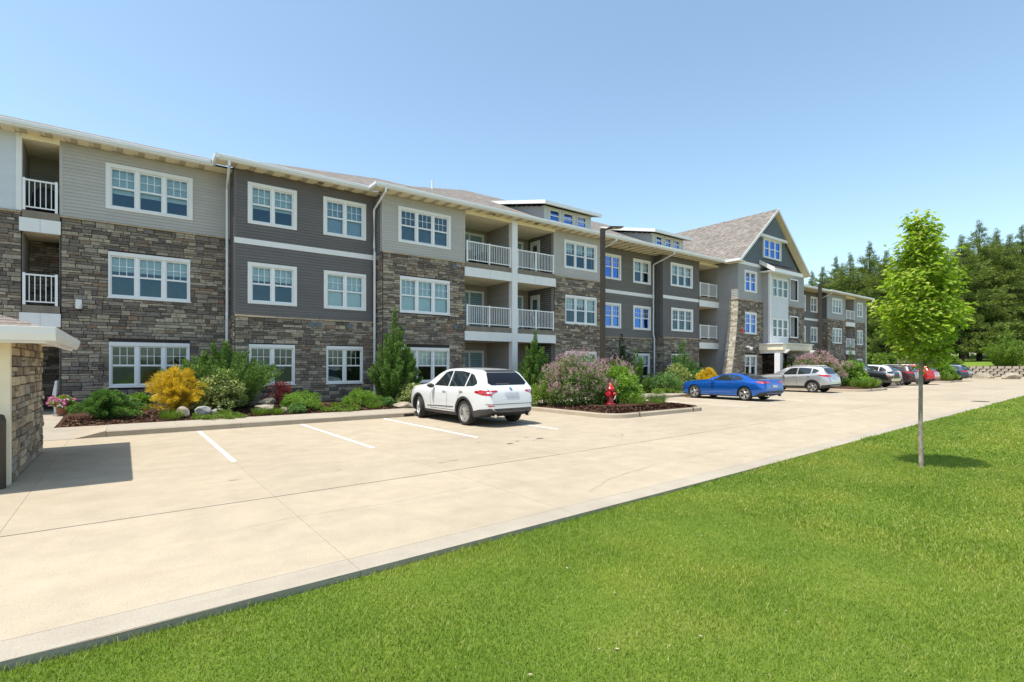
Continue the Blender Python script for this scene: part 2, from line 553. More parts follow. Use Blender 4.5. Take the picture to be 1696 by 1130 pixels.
# concrete lot: slabs with joints
lot = MB()
for i in range(-6, 25):
    x0, x1 = i * 4., i * 4. + 4
    lot.quad((x0, edge_y(x0) + .012, gz(x0) - .0035), (x1, edge_y(x1) + .012, gz(x1) - .0035), (x1, kerb_y(x1) + .05, gz(x1) - .0035), (x0, kerb_y(x0) + .05, gz(x0) - .0035))
lot_o = structure('parking_lot', lot, 'joint_pale')
JX = [1.62 + 2.66 * i for i in range(-7, 34)]
def row_y(r, x):
    s = .032 * max(x, 0)
    return [edge_y(x), edge_y(x) + .32, 7.38 + s, 10.65 + s, 13.25 + s, kerb_y(x)][r]
for i in range(len(JX) - 1):
    for r in range(5):
        a, b = JX[i] + .0025, JX[i + 1] - .0025
        gap0 = .013 if r == 2 else .002
        gap1 = .013 if r == 1 else .002
        p = [(a, row_y(r, a) + gap0), (b, row_y(r, b) + gap0), (b, row_y(r + 1, b) - gap1), (a, row_y(r + 1, a) - gap1)]
        lo = .30 if r == 0 else .12
        MB().hexa([(x, y, gz(x) - lo) for x, y in p] + [(x, y, gz(x)) for x, y in p]).build('slab', 'walk' if r == 0 else 'concrete', lot_o)
# dark sealed joint, in two lengths as in the photo
for x0, x1 in ((-12, 6.95), (9.5, 12.1)):
    s = MB(); n = 12
    for k in range(n):
        a, b = x0 + (x1 - x0) * k / n, x0 + (x1 - x0) * (k + 1) / n
        s.hexa([(a, row_y(2, a) - .012, gz(a) - .013), (b, row_y(2, b) - .012, gz(b) - .013), (b, row_y(2, b) + .012, gz(b) - .013), (a, row_y(2, a) + .012, gz(a) - .013),
                (a, row_y(2, a) - .012, gz(a) - .0012), (b, row_y(2, b) - .012, gz(b) - .0012), (b, row_y(2, b) + .012, gz(b) - .0012), (a, row_y(2, a) + .012, gz(a) - .0012)])
    s.build('joint_sealant', 'joint', lot_o)
# hairline cracks and stains lying on the slabs
def crack(pts, w=.006):
    w *= .55
    c = MB(); rr = random.Random(len(pts) + int(pts[0][0] * 10))
    P = []
    for (x0, y0), (x1, y1) in zip(pts, pts[1:]):
        n = max(2, int(math.hypot(x1 - x0, y1 - y0) / .12))
        for k in range(n):
            t = k / n
            P.append((x0 + (x1 - x0) * t + rr.uniform(-.018, .018), y0 + (y1 - y0) * t + rr.uniform(-.018, .018)))
    for (x0, y0), (x1, y1) in zip(P, P[1:]):
        dx, dy = x1 - x0, y1 - y0; l = math.hypot(dx, dy) + 1e-6
        nx, ny_ = -dy / l * w * rr.uniform(.4, 1), dx / l * w * rr.uniform(.4, 1)
        c.quad((x0 - nx, y0 - ny_, gz(x0) + .003), (x1 - nx, y1 - ny_, gz(x1) + .003), (x1 + nx, y1 + ny_, gz(x1) + .003), (x0 + nx, y0 + ny_, gz(x0) + .003))
    c.build('crack', 'joint_pale', lot_o)
crack([(.9, 6.15), (1.5, 6.3), (2.6, 6.2), (4.2, 6.35)], .005)
crack([(5.2, 5.1), (6.1, 5.5), (7.6, 5.8), (10.3, 5.95)], .009)
crack([(4.6, 6.9), (6.3, 7.0)], .005)
crack([(13.8, 8.2), (16, 8.5), (19, 8.6)], .008)
crack([(5.3, 12.1), (7.6, 12.0)], .005)
M['oil'] = plain('oil', (.055, .047, .04), .6, var=.3, scale=20)
M['rust'] = plain('rust', (.29, .225, .15), .9, var=.25, scale=20)
for nm, mt, spots in (('oil_stain', 'oil', [(7.0, 9.35, .075), (7.35, 9.55, .05), (8.05, 9.55, .11), (7.9, 9.9, .04), (10.1, 8.75, .05), (6.5, 9.9, .03), (7.7, 9.35, .03), (7.25, 13.15, .05)]),
                      ('rust_stain', 'rust', [(4.62, 8.25, .05), (4.9, 8.3, .06), (2.9, 8.7, .03), (1.35, 8.9, .04)])):
    for k, (x, y, r) in enumerate(spots):
        rr = random.Random(k * 7 + 3)
        pts = [(x + r * (1.3 if nm == 'oil_stain' else 1.8) * math.cos(a) * rr.uniform(.6, 1.15), y + r * .8 * math.sin(a) * rr.uniform(.6, 1.15), gz(x) + .003) for a in [2 * math.pi * q / 14 for q in range(14)]]
        MB().poly(pts).build(nm, mt, lot_o)
# painted stall lines
def stripe(x, y0, y1, w=.043):
    s = MB(); n = 6
    for k in range(n):
        a, b = y0 + (y1 - y0) * k / n, y0 + (y1 - y0) * (k + 1) / n
        s.quad((x - w, a, gz(x) + .004), (x + w, a, gz(x) + .004), (x + w, b, gz(x) + .004), (x - w, b, gz(x) + .004))
    s.build('stall_line', 'paint', lot_o)
for i in range(-1, 4):
    x = 1.62 + 2.66 * i
    if i >= 0:
        stripe(x, 10.62, kerb_y(x) - .12)
for i in range(0, 6):
    stripe(20.95 + 2.66 * i, 11.3 + .05 * i, kerb_y(22) - .1)
for i in range(0, 7):
    stripe(44.7 + 2.66 * i, 12.2, kerb_y(46) - .1)
MB().lathe([(.33, 0), (.33, .008), (.30, .012)], 24, (32.0, 6.05, gz(32) - .001)).build('manhole_cover', 'joint', lot_o)

# sidewalk and kerb, piece by piece
wk = MB()
for i in range(0, 16):
    a, b = i * 4. - .34, i * 4. + 3.66
    wk.quad((a, kerb_y(a) + .05, gz(a) + .12), (b, kerb_y(b) + .05, gz(b) + .12), (b, kerb_y(b) + 1.5, gz(b) + .12), (a, kerb_y(a) + 1.5, gz(a) + .12))
walk_o = structure('sidewalk', wk, 'joint_pale')
def seg_x():
    out = [-.35]
    while out[-1] < 66:
        out.append(out[-1] + 1.5)
    return out
SX = seg_x()
for i in range(len(SX) - 1):
    a, b = SX[i] + .003, SX[i + 1] - .003
    p = [(a, kerb_y(a) + .155), (b, kerb_y(b) + .155), (b, kerb_y(b) + 1.55), (a, kerb_y(a) + 1.55)]
    MB().hexa([(x, y, gz(x) + .0) for x, y in p] + [(x, y, gz(x) + .150 + .012 * k) for k, (x, y) in zip((0, 0, 1, 1), p)]).build('paving_slab', 'walk', walk_o)
rk = random.Random(4)
for i in range(0, len(SX) - 1, 2):
    a, b = SX[i] + .003, SX[min(i + 2, len(SX) - 1)] - .003
    if 8.1 < b < 8.9:
        pass
    prof = [(0, -.1), (.015, .125), (.04, .150), (.15, .152), (.15, -.1)]
    k = MB(); base = len(k.v); n = 6
    for q in range(n + 1):
        x = a + (b - a) * q / n
        j = rk.uniform(-.006, .006)
        k.v += [(x, kerb_y(x) + y + (j if 0 < m < 3 else 0), gz(x) + z + (j if m == 2 else 0)) for m, (y, z) in enumerate(prof)]
    for q in range(n):
        for m in range(5):
            m2 = (m + 1) % 5
            k.f.append((base + q * 5 + m, base + q * 5 + m2, base + q * 5 + 5 + m2, base + q * 5 + 5 + m))
    k.f.append((0, 1, 2, 3, 4)); e = base + n * 5; k.f.append((e + 4, e + 3, e + 2, e + 1, e))
    k.build('kerb_stone', 'kerb', walk_o, fix=True)
# storm inlet cut in the kerb by the white car
MB().box(7.75, 8.12, kerb_y(8) - .012, kerb_y(8) + .1, -.04, .10).build('storm_inlet', 'joint', walk_o)
# ramp where the kerb dips, and the walk to the side door
k0 = kerb_y(0)
structure('ramp', MB().quad((-14, k0 - .01, .005), (-.95, k0 - .01, .005), (-.95, 17.8, .155), (-14, 17.8, .155)), 'walk')
fl_ = MB().poly([(-.95, k0 - .01, .005), (-.352, k0, .150), (-.352, 17.8, .155), (-.95, 17.8, .155)]).poly([(-.95, k0 - .01, .001), (-.352, k0 - .002, .001), (-.352, k0 - .002, .150)])
fl_.build('ramp_flare', 'kerb', walk_o)
wy = MB()
for k in range(7):
    a, b = 17.81 + k * 1.2, 17.81 + (k + 1) * 1.2 - .008
    wy.hexa([(-14, a, .02), (-1.45, a, .02), (-1.45, b, .02), (-14, b, .02), (-14, a, .156 + .02 * k), (-1.45, a, .156 + .02 * k), (-1.45, b, .156 + .02 * (k + 1)), (-14, b, .156 + .02 * (k + 1))])
structure('path', wy, 'walk')

# mulched planting bed along the facade
def bed_z(x, y):
    k0 = kerb_y(x) + 1.5
    t = min(1, max(0, (y - k0) / 3.5))
    return gz(x) * (1 - .35 * t) + .135 + .16 * t + .10 * math.sin(t * math.pi) * (.7 + .3 * math.sin(x * 1.3))
bx = np.arange(-1.42, 66, .35)
bv, bf = [], []
nb = 16
for x in bx:
    for j in range(nb + 1):
        y = kerb_y(x) + 1.555 + j / nb * (25.2 - kerb_y(x) - 1.55)
        bv.append((x, y, bed_z(x, y) + rng.uniform(-.012, .012)))
for i in range(len(bx) - 1):
    for j in range(nb):
        a = i * (nb + 1) + j
        bf.append((a, a + nb + 1, a + nb + 2, a + 1))
put('planting_bed', fast_mesh('planting_bed', np.array(bv), np.array(bf), 'mulch', True), kind='structure')

# planted islands: kerb ring and mulch mound
def island(x0, x1, y0, y1, label, rad=.9):
    root = thing('planting_island', label, 'planting island', ((x0 + x1) / 2, (y0 + y1) / 2, gz((x0 + x1) / 2)), 0, 'kerbed planting islands between the parking bays')
    def ring(off):
        P = []
        for cx, cy, a0 in ((x1 - rad, y0 + rad, -90), (x1 - .3, y1, 0), (x0 + .3, y1, 90), (x0 + rad, y0 + rad, 180)):
            r = rad if cy == y0 + rad else .3
            for k in range(9):
                a = R(a0 + 90 * k / 8)
                P.append((cx + (r - off) * math.cos(a), cy + (r - off) * math.sin(a)))
        return P
    prof = [(0., -.08), (.025, .12), (.06, .15), (.16, .152), (.17, .02)]
    rings = [[(x, y, gz(x) + z) for x, y in ring(o)] for o, z in prof]
    n = len(rings[0])
    k = MB(); k.v = [p for r_ in rings for p in r_]
    for a in range(len(prof) - 1):
        for q in range(n):
            q2 = (q + 1) % n
            k.f.append((a * n + q, a * n + q2, (a + 1) * n + q2, (a + 1) * n + q))
    k.build('kerb', 'kerb', root)
    m = MB(); lev = [(.165, .10), (.5, .17), (1.0, .24), (1.6, .27)]
    for o, z in lev:
        cx, cy = (x0 + x1) / 2, (y0 + y1) / 2
        for x, y in ring(.165):
            s = 1 - (o - .165) / 2.6
            m.v.append((cx + (x - cx) * s, cy + (y - cy) * s, gz(x) + z + random.uniform(-.015, .015)))
    for a in range(len(lev) - 1):
        for q in range(n):
            q2 = (q + 1) % n
            m.f.append((a * n + q, a * n + q2, (a + 1) * n + q2, (a + 1) * n + q))
    m.f.append(tuple(range(3 * n, 4 * n)))
    m.build('mulch', 'mulch', root, smooth=True)
    for xx, yy in ((x0 + 1.3, y0), (x1 - 1.2, y0)):
        MB().box(xx - .006, xx + .006, yy - .004, yy + .17, gz(xx) - .0, gz(xx) + .156).build('kerb_joint', 'joint', root)
    return root
ISL = [(12.7, 18.3, 11.35, 16.55, 'near kerbed mulch island with the tall pink lilacs and red hydrant'),
       (37.1, 42.0, 12.5, 17.3, 'middle mulch island with lilac between silver car and black pickup'),
       (60.2, 65.8, 13.6, 18.0, 'far mulch island with small distant hydrant by the dark blue car')]
for a in ISL:
    island(*a)

def chips(n, area, zf):
    P = np.array([area() for _ in range(n)])
    L = rng.uniform(.02, .055, n); W = rng.uniform(.006, .016, n); A = rng.uniform(0, math.pi, n); T = rng.uniform(-.5, .5, n)
    z = np.array([zf(*p) for p in P]) + .012
    dx, dy = np.cos(A), np.sin(A)
    V = np.zeros((n, 4, 3))
    for k, (sa, sb) in enumerate(((-1, -1), (1, -1), (1, 1), (-1, 1))):
        V[:, k, 0] = P[:, 0] + dx * L * sa - dy * W * sb
        V[:, k, 1] = P[:, 1] + dy * L * sa + dx * W * sb
        V[:, k, 2] = z + T * L * sa + .008 * sb
    return V.reshape(-1, 3), np.arange(n * 4).reshape(n, 4)
def bed_pt():
    x = -1.3 + 13 * random.random() ** 1.2
    return (x, kerb_y(x) + 1.6 + 1.9 * random.random())
v, f = chips(9000, bed_pt, bed_z)
put('mulch_chips', fast_mesh('mulch_chips', v, f, 'mulch_chip'), kind='stuff')
def isl_pt():
    return (random.uniform(13.1, 17.9), 11.75 + 4.2 * random.random() ** 1.6)
v, f = chips(5000, isl_pt, lambda x, y: gz(x) + .10 + min(.14, .22 * max(0, min(x - 12.9, 18.1 - x, y - 11.5))))
put('mulch_chips', fast_mesh('mulch_chips', v, f, 'mulch_chip'), kind='stuff')

# grass blades, dense near the camera
def grass_blades():
    cells = []
    # (x0,x1,density per m2, height, width)
    V = []; 
    def strip(n, x0, x1, far, h, w):
        x = rng.uniform(x0, x1, n)
        ymax = 4.25 + .035 * np.maximum(x, 0) - .01
        ymin = np.maximum(.1 * x - .6, .55 - .2 * x)
        y = ymax - (ymax - ymin) * rng.random(n) ** 1.0
        ok = y < ymax
        return x[ok], y[ok], h, w
    zones = [(230000, -1.2, 6, .030, .0026), (140000, 6, 13, .034, .0042), (60000, 13, 24, .04, .008), (26000, 24, 44, .045, .014)]
    allv = []
    for n, x0, x1, h, w in zones:
        x, y, h, w = strip(n, x0, x1, 0, h, w)
        # keep what the camera can see, with a margin
        d = x * .602 + y * .7985; u = (x * .7985 - y * .602) / np.maximum(d, .1)
        ok = (d > 1.9) & (np.abs(u) < 1.2)
        x, y = x[ok], y[ok]
        m = len(x)
        patch = .5 + .5 * np.sin(x * 1.9 + 2 * np.sin(y * 1.3)) * np.sin(y * 2.3 + x * .7)
        edge = 4.25 + .035 * np.maximum(x, 0) - y
        tall = 1 + 1.0 * np.exp(-edge / .22) * rng.random(m)
        hh = h * rng.uniform(.5, 1.25, m) * (.75 + .5 * patch) * tall
        z = np.array([lawn_z(a, b) for a, b in zip(x, y)]) - .004
        a = rng.uniform(0, 2 * math.pi, m); lean = rng.uniform(.15, .95, m) * hh
        la = rng.uniform(0, 2 * math.pi, m)
        ww = w * rng.uniform(.6, 1.3, m)
        B = np.zeros((m, 5, 3))
        ca, sa = np.cos(a) * ww, np.sin(a) * ww
        B[:, 0] = np.stack([x - ca, y - sa, z], 1); B[:, 1] = np.stack([x + ca, y + sa, z], 1)
        lx, ly = np.cos(la) * lean, np.sin(la) * lean
        mx, my, mz = x + lx * .3, y + ly * .3, z + hh * .6
        B[:, 2] = np.stack([mx + ca * .75, my + sa * .75, mz], 1); B[:, 3] = np.stack([mx - ca * .75, my - sa * .75, mz], 1)
        B[:, 4] = np.stack([x + lx, y + ly, z + hh], 1)
        allv.append(B.reshape(-1, 3))
    V = np.concatenate(allv)
    m = len(V) // 5
    i = np.arange(m)[:, None] * 5
    F = np.concatenate([i + [[0, 1, 2]], i + [[0, 2, 3]], i + [[3, 2, 4]]])
    return V, F
v, f = grass_blades()
put('grass', fast_mesh('grass', v, f, 'grass'), kind='stuff')

# dry leaves scattered through the lawn
def scatter_bits(n, mat, name, size, seed):
    r = np.random.default_rng(seed)
    x = r.uniform(0, 14, n); y = 4.2 - (4.2 - np.maximum(.1 * x, .4)) * r.random(n)
    z = np.array([lawn_z(a, b) for a, b in zip(x, y)]) + r.uniform(.012, .03, n)
    a = r.uniform(0, 6.28, n); s = size * r.uniform(.5, 1.2, n)
    V = np.zeros((n, 4, 3))
    for k in range(4):
        b = a + k * math.pi / 2
        V[:, k] = np.stack([x + np.cos(b) * s * (1 if k % 2 else .6), y + np.sin(b) * s * (1 if k % 2 else .6), z + r.uniform(-.3, .3, n) * s], 1)
    put(name, fast_mesh(name, V.reshape(-1, 3), np.arange(4 * n).reshape(n, 4), mat), kind='stuff')
scatter_bits(60, 'dirt', 'dry_leaves', .016, 4)
# ------------------------------------------------------------------ the apartment building
APT = thing('apartment_building', 'three storey apartment building with grey siding, ledge stone and front gable', 'building', (30, 26, .15))
SOF = 9.2
def D_cam(x, y):
    return max(1., x * .602 + y * .7985)

# unit lap board: 1 long, 1 high, wedge profile
UB = MB().hexa([(0, -.024, 0), (1, -.024, 0), (1, 0, 0), (0, 0, 0), (0, -.004, 1.0), (1, -.004, 1.0), (1, 0, 1.0), (0, 0, 1.0)])
def board_mesh(mat, cache={}):
    if mat not in cache:
        cache[mat] = UB.mesh('siding_board', mat)
    return cache[mat]

def cut(a, b, spans):
    """parts of [a,b] left over by spans"""
    out = [(a, b)]
    for s0, s1 in spans:
        nxt = []
        for p, q in out:
            if s1 <= p or s0 >= q:
                nxt.append((p, q))
            else:
                if s0 > p: nxt.append((p, s0))
                if s1 < q: nxt.append((s1, q))
        out = nxt
    return [(p, q) for p, q in out if q - p > .01]

def siding(parent, x0, x1, z0, z1, y, holes, mat, exp=.115, single=False, top=None):
    """boards on a wall that faces -Y; top(x-range) may clip gables as a function z -> (xa, xb)"""
    mb = MB(); z = z0
    while z < z1 - .02:
        h = min(exp, z1 - z)
        a, b = x0, x1
        if top is not None:
            a, b = top(z + h * .5)
            if b - a < .05:
                break
        for p, q in cut(a, b, [(h0, h1) for h0, h1, g0, g1 in holes if g0 < z + h * .5 < g1]):
            if single:
                put('siding_board', board_mesh(mat), parent, (p, y, z), None, (q - p, 1, h))
            else:
                mb.hexa([(p, y - .024, z), (q, y - .024, z), (q, y, z), (p, y, z), (p, y - .004, z + h), (q, y - .004, z + h), (q, y, z + h), (p, y, z + h)])
        z += exp
    if not single and mb.v:
        mb.build('siding', mat, parent, kind='stuff')
def siding_side(parent, x, y0, y1, z0, z1, mat, exp=.115, holes=()):
    """boards on a wall that faces -X"""
    mb = MB(); z = z0
    while z < z1 - .02:
        h = min(exp, z1 - z)
        for p, q in cut(y0, y1, [(h0, h1) for h0, h1, g0, g1 in holes if g0 < z + h * .5 < g1]):
            mb.hexa([(x - .024, p, z), (x, p, z), (x, q, z), (x - .024, q, z), (x - .004, p, z + h), (x, p, z + h), (x, q, z + h), (x - .004, q, z + h)])
        z += exp
    mb.build('siding', mat, parent, kind='stuff')

# ledge stone: rows of uneven stones, kept in a list until the 300 largest are known
STONES = []            # (parent, facing, u0, u1, z0, z1, plane, depth)
rs = random.Random(21)
def stone_rows(parent, u0, u1, z0, z1, plane, holes=(), facing='-y', flare=None, sink=None, size=1.0):
    sink = STONES if sink is None else sink
    z = z0
    while z < z1 - .03:
        h = min(rs.choice((.085, .10, .115, .13, .15, .17)) * size, z1 - z)
        if z1 - z - h < .05: h = z1 - z
        a0 = u0 if flare is None or facing != '-y' else flare(z)
        for p, q in cut(a0, u1, [(h0, h1) for h0, h1, g0, g1 in holes if g0 < z + h - .01 and g1 > z + .01]):
            u = p
            while u < q - .01:
                w = min(rs.choice((.14, .2, .26, .3, .36, .44, .52)) * size, q - u)
                if q - u - w < .09: w = q - u
                parts = [(z, z + h)]
                if h > .12 * size and rs.random() < .45:
                    m = z + h * rs.uniform(.35, .65); parts = [(z, m), (m, z + h)]
                for s0, s1 in parts:
                    pl = plane if flare is None or facing == '-y' else flare(s0)
                    sink.append((parent, facing, u + .004, u + w - .004, s0 + .004, s1 - .004, pl, rs.uniform(.018, .055)))
                u += w
        z += h
def stone_geo(mb, fc, u0, u1, z0, z1, pl, dp, r):
    j = lambda: r.uniform(0, .010)
    f4 = [(u0 + j(), z0 + j()), (u1 - j(), z0 + j()), (u1 - j(), z1 - j()), (u0 + j(), z1 - j())]
    b4 = [(u0, z0), (u1, z0), (u1, z1), (u0, z1)]
    dd = [dp * r.uniform(.8, 1.15) for _ in range(4)]
    if fc == '-y':
        p = [(u, pl - d, z) for (u, z), d in zip(f4, dd)] + [(u, pl, z) for u, z in b4]
    elif fc == '-x':
        p = [(pl - d, u, z) for (u, z), d in zip(f4[::-1], dd)] + [(pl, u, z) for u, z in b4[::-1]]
    else:
        p = [(pl + d, u, z) for (u, z), d in zip(f4, dd)] + [(pl, u, z) for u, z in b4]
    i = len(mb.v); mb.v += p
    mb.f += [(i, i + 1, i + 2, i + 3), (i, i + 4, i + 5, i + 1), (i + 1, i + 5, i + 6, i + 2), (i + 2, i + 6, i + 7, i + 3), (i + 3, i + 7, i + 4, i)]
SV = {}
def stone_variants(mat):
    """unit stones, 1 wide, 1 high, 1 deep, front towards -Y"""
    if mat not in SV:
        SV[mat] = []
        for k in range(8):
            r = random.Random(k + 50)
            j = lambda s: r.uniform(.0, s)
            m = MB()
            f = [(j(.04), j(.09)), (1 - j(.04), j(.09)), (1 - j(.04), 1 - j(.09)), (j(.04), 1 - j(.09))]
            mid = (r.uniform(.35, .65), r.uniform(.35, .65))
            m.v = [(u, -r.uniform(.75, 1.1), z) for u, z in f] + [(0, 0, 0), (1, 0, 0), (1, 0, 1), (0, 0, 1)] + [(mid[0], -r.uniform(1.0, 1.3), mid[1])]
            m.f = [(0, 1, 8), (1, 2, 8), (2, 3, 8), (3, 0, 8), (0, 4, 5, 1), (1, 5, 6, 2), (2, 6, 7, 3), (3, 7, 4, 0)]
            SV[mat].append(m.mesh('stone', mat))
    return SV[mat]
def lay_stones(lst, mat, limit):
    sc = []
    for k, s in enumerate(lst):
        par, fc, u0, u1, z0, z1, pl, dp = s
        d = D_cam((u0 + u1) / 2, pl) if fc == '-y' else D_cam(pl, (u0 + u1) / 2)
        sc.append(((u1 - u0) * (z1 - z0) / d ** 2, k))
    sc.sort(reverse=True)
    big = set(k for _, k in sc[:limit])
    bulk = {}
    for k, s in enumerate(lst):
        par, fc, u0, u1, z0, z1, pl, dp = s
        if k in big:
            me = stone_variants(mat)[rs.randrange(8)]
            if fc == '-y':
                put('stone', me, par, (u0, pl, z0), None, (u1 - u0, dp, z1 - z0))
            elif fc == '-x':
                put('stone', me, par, (pl, u1, z0), (0, 0, R(-90)), (u1 - u0, dp, z1 - z0))
            else:
                put('stone', me, par, (pl, u0, z0), (0, 0, R(90)), (u1 - u0, dp, z1 - z0))
        else:
            stone_geo(bulk.setdefault(par.name, (par, MB()))[1], fc, u0, u1, z0, z1, pl, dp, rs)
    for par, mb in bulk.values():
        mb.build('stonework', mat, par, kind='stuff')

def wall_part(name, x0, x1, z0, z1, y, holes, mat, parent=APT, t=.2):
    """solid wall facing -Y with real openings"""
    mb = MB()
    xs = sorted(set([x0, x1] + [v for h in holes for v in h[:2] if x0 < v < x1]))
    zs = sorted(set([z0, z1] + [v for h in holes for v in h[2:] if z0 < v < z1]))
    for i in range(len(xs) - 1):
        for j in range(len(zs) - 1):
            cx, cz = (xs[i] + xs[i + 1]) / 2, (zs[j] + zs[j + 1]) / 2
            if any(h[0] < cx < h[1] and h[2] < cz < h[3] for h in holes):
                continue
            mb.box(xs[i], xs[i + 1], y, y + t, zs[j], zs[j + 1])
    return mb.build(name, mat, parent)

BL = {}
def blind_mesh(w, h, mat, open_):
    key = (round(w, 2), round(h, 2), mat, open_)
    if key not in BL:
        mb = MB(); n = max(2, int(h / .048))
        for k in range(n):
            z = -h + h * (k + .5) / n; s = h / n * .5
            dy = s * (1.1 if open_ else .25); dz = s * (.62 if open_ else .98)
            mb.quad((0, -dy, z - dz), (w, -dy, z - dz), (w, dy, z + dz), (0, dy, z + dz))
        mb.box(0, w, -.02, .02, -.0, .05)
        BL[key] = mb.mesh('blind', mat)
    return BL[key]
rw = random.Random(5)
def window(x0, x1, z0, z1, n, y, trim=.13, header=None, glass='glass', blinds=None, grid=True, parent=APT, cover=None, sash2=True):
    """x0..z1 is the outside of the casing; returns the opening"""
    hd = trim if header is None else header
    ix0, ix1, iz0, iz1 = x0 + trim, x1 - trim, z0 + min(trim, .10), z1 - hd
    fr = MB()
    yo = y - .045
    fr.box(x0, ix0, yo, y + .10, z0, z1); fr.box(ix1, x1, yo, y + .10, z0, z1)
    fr.box(ix0, ix1, yo, y + .10, z0, iz0); fr.box(ix0, ix1, yo, y + .10, iz1, z1)
    if header is not None:
        fr.box(x0 - .03, x1 + .03, yo - .02, y, z0 - .035, z0)
    win = fr.build('window', 'trim', parent)
    mul = .085
    uw = (ix1 - ix0 - mul * (n - 1)) / n
    sf = MB(); f = .045
    zm = (iz0 + iz1) / 2
    for k in range(n):
        a = ix0 + k * (uw + mul); b = a + uw
        if k:
            sf.box(a - mul, a, y - .02, y + .10, iz0, iz1)
        sf.box(a, a + f, y + .02, y + .08, iz0, iz1); sf.box(b - f, b, y + .02, y + .08, iz0, iz1)
        sf.box(a + f, b - f, y + .02, y + .08, iz0, iz0 + f); sf.box(a + f, b - f, y + .02, y + .08, iz1 - f, iz1)
        if sash2:
            sf.box(a + f, b - f, y + .01, y + .085, zm - .03, zm + .03)
    sf.build('sash', 'vinyl', win)
    for k in range(n):
        a = ix0 + k * (uw + mul) + f; b = a + uw - 2 * f
        rows = ((iz0 + f, zm - .03), (zm + .03, iz1 - f)) if sash2 else ((iz0 + f, iz1 - f),)
        for r_, (p, q) in enumerate(rows):
            yy = y + .062 - .012 * r_
            j = [rw.uniform(-.002, .002) for _ in range(4)]
            MB().quad((a, yy + j[0], p), (b, yy + j[1], p), (b, yy + j[2], q), (a, yy + j[3], q)).build('pane', glass, win)
        if grid:
            mu = MB(); p, q = rows[-1]
            gy = y + .04
            for m in (1, 2):
                xx = a + (b - a) * m / 3
                mu.box(xx - .009, xx + .009, gy, gy + .008, p, q)
            zz = (p + q) / 2
            mu.box(a, b, gy + .0005, gy + .0075, zz - .009, zz + .009)
            mu.build('muntin', 'vinyl', win)
        kind, cov = (blinds if blinds else ('closed', .6)) if cover is None else (blinds[0], cover[k])
        if cov > .02:
            hgt = (iz1 - iz0) * cov
            put('blind', blind_mesh(b - a + .04, hgt, 'blind' if kind != 'blue' else 'blind_blue', kind == 'open'), win, (a - .02, y + .17, iz1 - .02))
    return (ix0, ix1, iz0, iz1)
def hole(x0, x1, z0, z1, trim=.13, header=None):
    return (x0 + trim - .02, x1 - trim + .02, z0 + min(trim, .1) - .02, z1 - (trim if header is None else header) + .02)
def outer(w):
    return (w[0] - .002, w[1] + .002, w[2] - .002, w[3] + .002)

def band(x0, x1, z0, z1, y, mat='trim', proud=.03, name='trim_band', parent=APT):
    return MB().box(x0, x1, y - proud, y, z0, z1).build(name, mat, parent)
def cap_course(x0, x1, z, y, wall):
    """tan cap stones on top of the ledge stone"""
    x = x0
    while x < x1 - .02:
        w = min(.62, x1 - x)
        if D_cam(x, y) < 34:
            MB().hexa([(x + .004, y - .09, z - .065), (x + w - .004, y - .09, z - .065), (x + w - .004, y, z - .065), (x + .004, y, z - .065),
                       (x + .004, y - .085, z - .012), (x + w - .004, y - .085, z - .012), (x + w - .004, y, z + .006), (x + .004, y, z + .006)]).build('cap_stone', 'cap_stone', wall)
        x += w
    if D_cam(x0, y) >= 34 or D_cam(x1, y) >= 34:
        a = x0
        while a < x1 and D_cam(a, y) < 34: a += .62
        if a < x1 - .05:
            MB().box(a, x1, y - .085, y, z - .065, z).build('cap_stone', 'cap_stone', wall)

def section(x0, x1, y, stone_top, side_mat, wins, exp=.115, single=False, band_z=None, side_y=None, side_mat2=None, z_base=.1):
    """one flat stretch of facade: ledge stone below, lap boards above"""
    hs = [hole(*w[:4], **w[5]) for w in wins]
    outs = [outer(w) for w in wins]
    sw = wall_part('stone_wall', x0, x1, z_base, stone_top, y, hs, 'mortar')
    stone_rows(sw, x0 + .03, x1 - .0, z_base, stone_top - .066, y, outs)
    cap_course(x0, x1, stone_top, y, sw)
    ww = wall_part('siding_wall', x0, x1, stone_top, SOF + .15, y, hs, side_mat)
    bh = list(outs)
    if band_z:
        band(x0 - .016, x1, band_z, band_z + .21, y)
        bh.append((x0 - 1, x1 + 1, band_z, band_z + .21))
    siding(ww, x0 + .07, x1 - .07, stone_top + .008, SOF, y, bh, side_mat, exp, single)
    for a in (x0 - .018, x1 - .075):
        MB().box(a, a + .09, y - .022, y + .05, stone_top + .008, SOF).build('corner_board', side_mat if side_mat != 'siding_light' else 'siding_light', ww)
    if side_y is not None:
        # the return that faces -X
        MB().box(x0 + .001, x0 + .2, y + .2, side_y + .2, z_base, SOF + .15).build('return_wall', 'mortar', APT)
        stone_rows(sw, y + .0, side_y, z_base, stone_top - .03, x0, facing='-x')
        siding_side(ww, x0, y + .06, side_y, stone_top, SOF, side_mat2 or side_mat, exp)
    for w in wins:
        window(*w[:5], y, **w[5], **w[6])
    return sw, ww

T3 = dict(trim=.135)                       # casing on siding
TS = dict(trim=.055, header=.13)           # slim frame in stone
W3, W2, W1 = (7.2, 8.78), (4.15, 5.73), (1.04, 2.60)
# A : the stretch by the garage
A_w = [(-.50, 2.06, *W3, 3, T3, dict(blinds=('closed', .62), glass='glass')),
       (-.43, 1.98, *W2, 3, TS, dict(blinds=('closed', .36), glass='glass')),
       (-.41, 1.96, *W1, 3, TS, dict(blinds=('closed', .0), glass='glass_low'))]
section(-1.68, 3.32, 22.6, 6.74, 'siding_light', A_w, single=True)
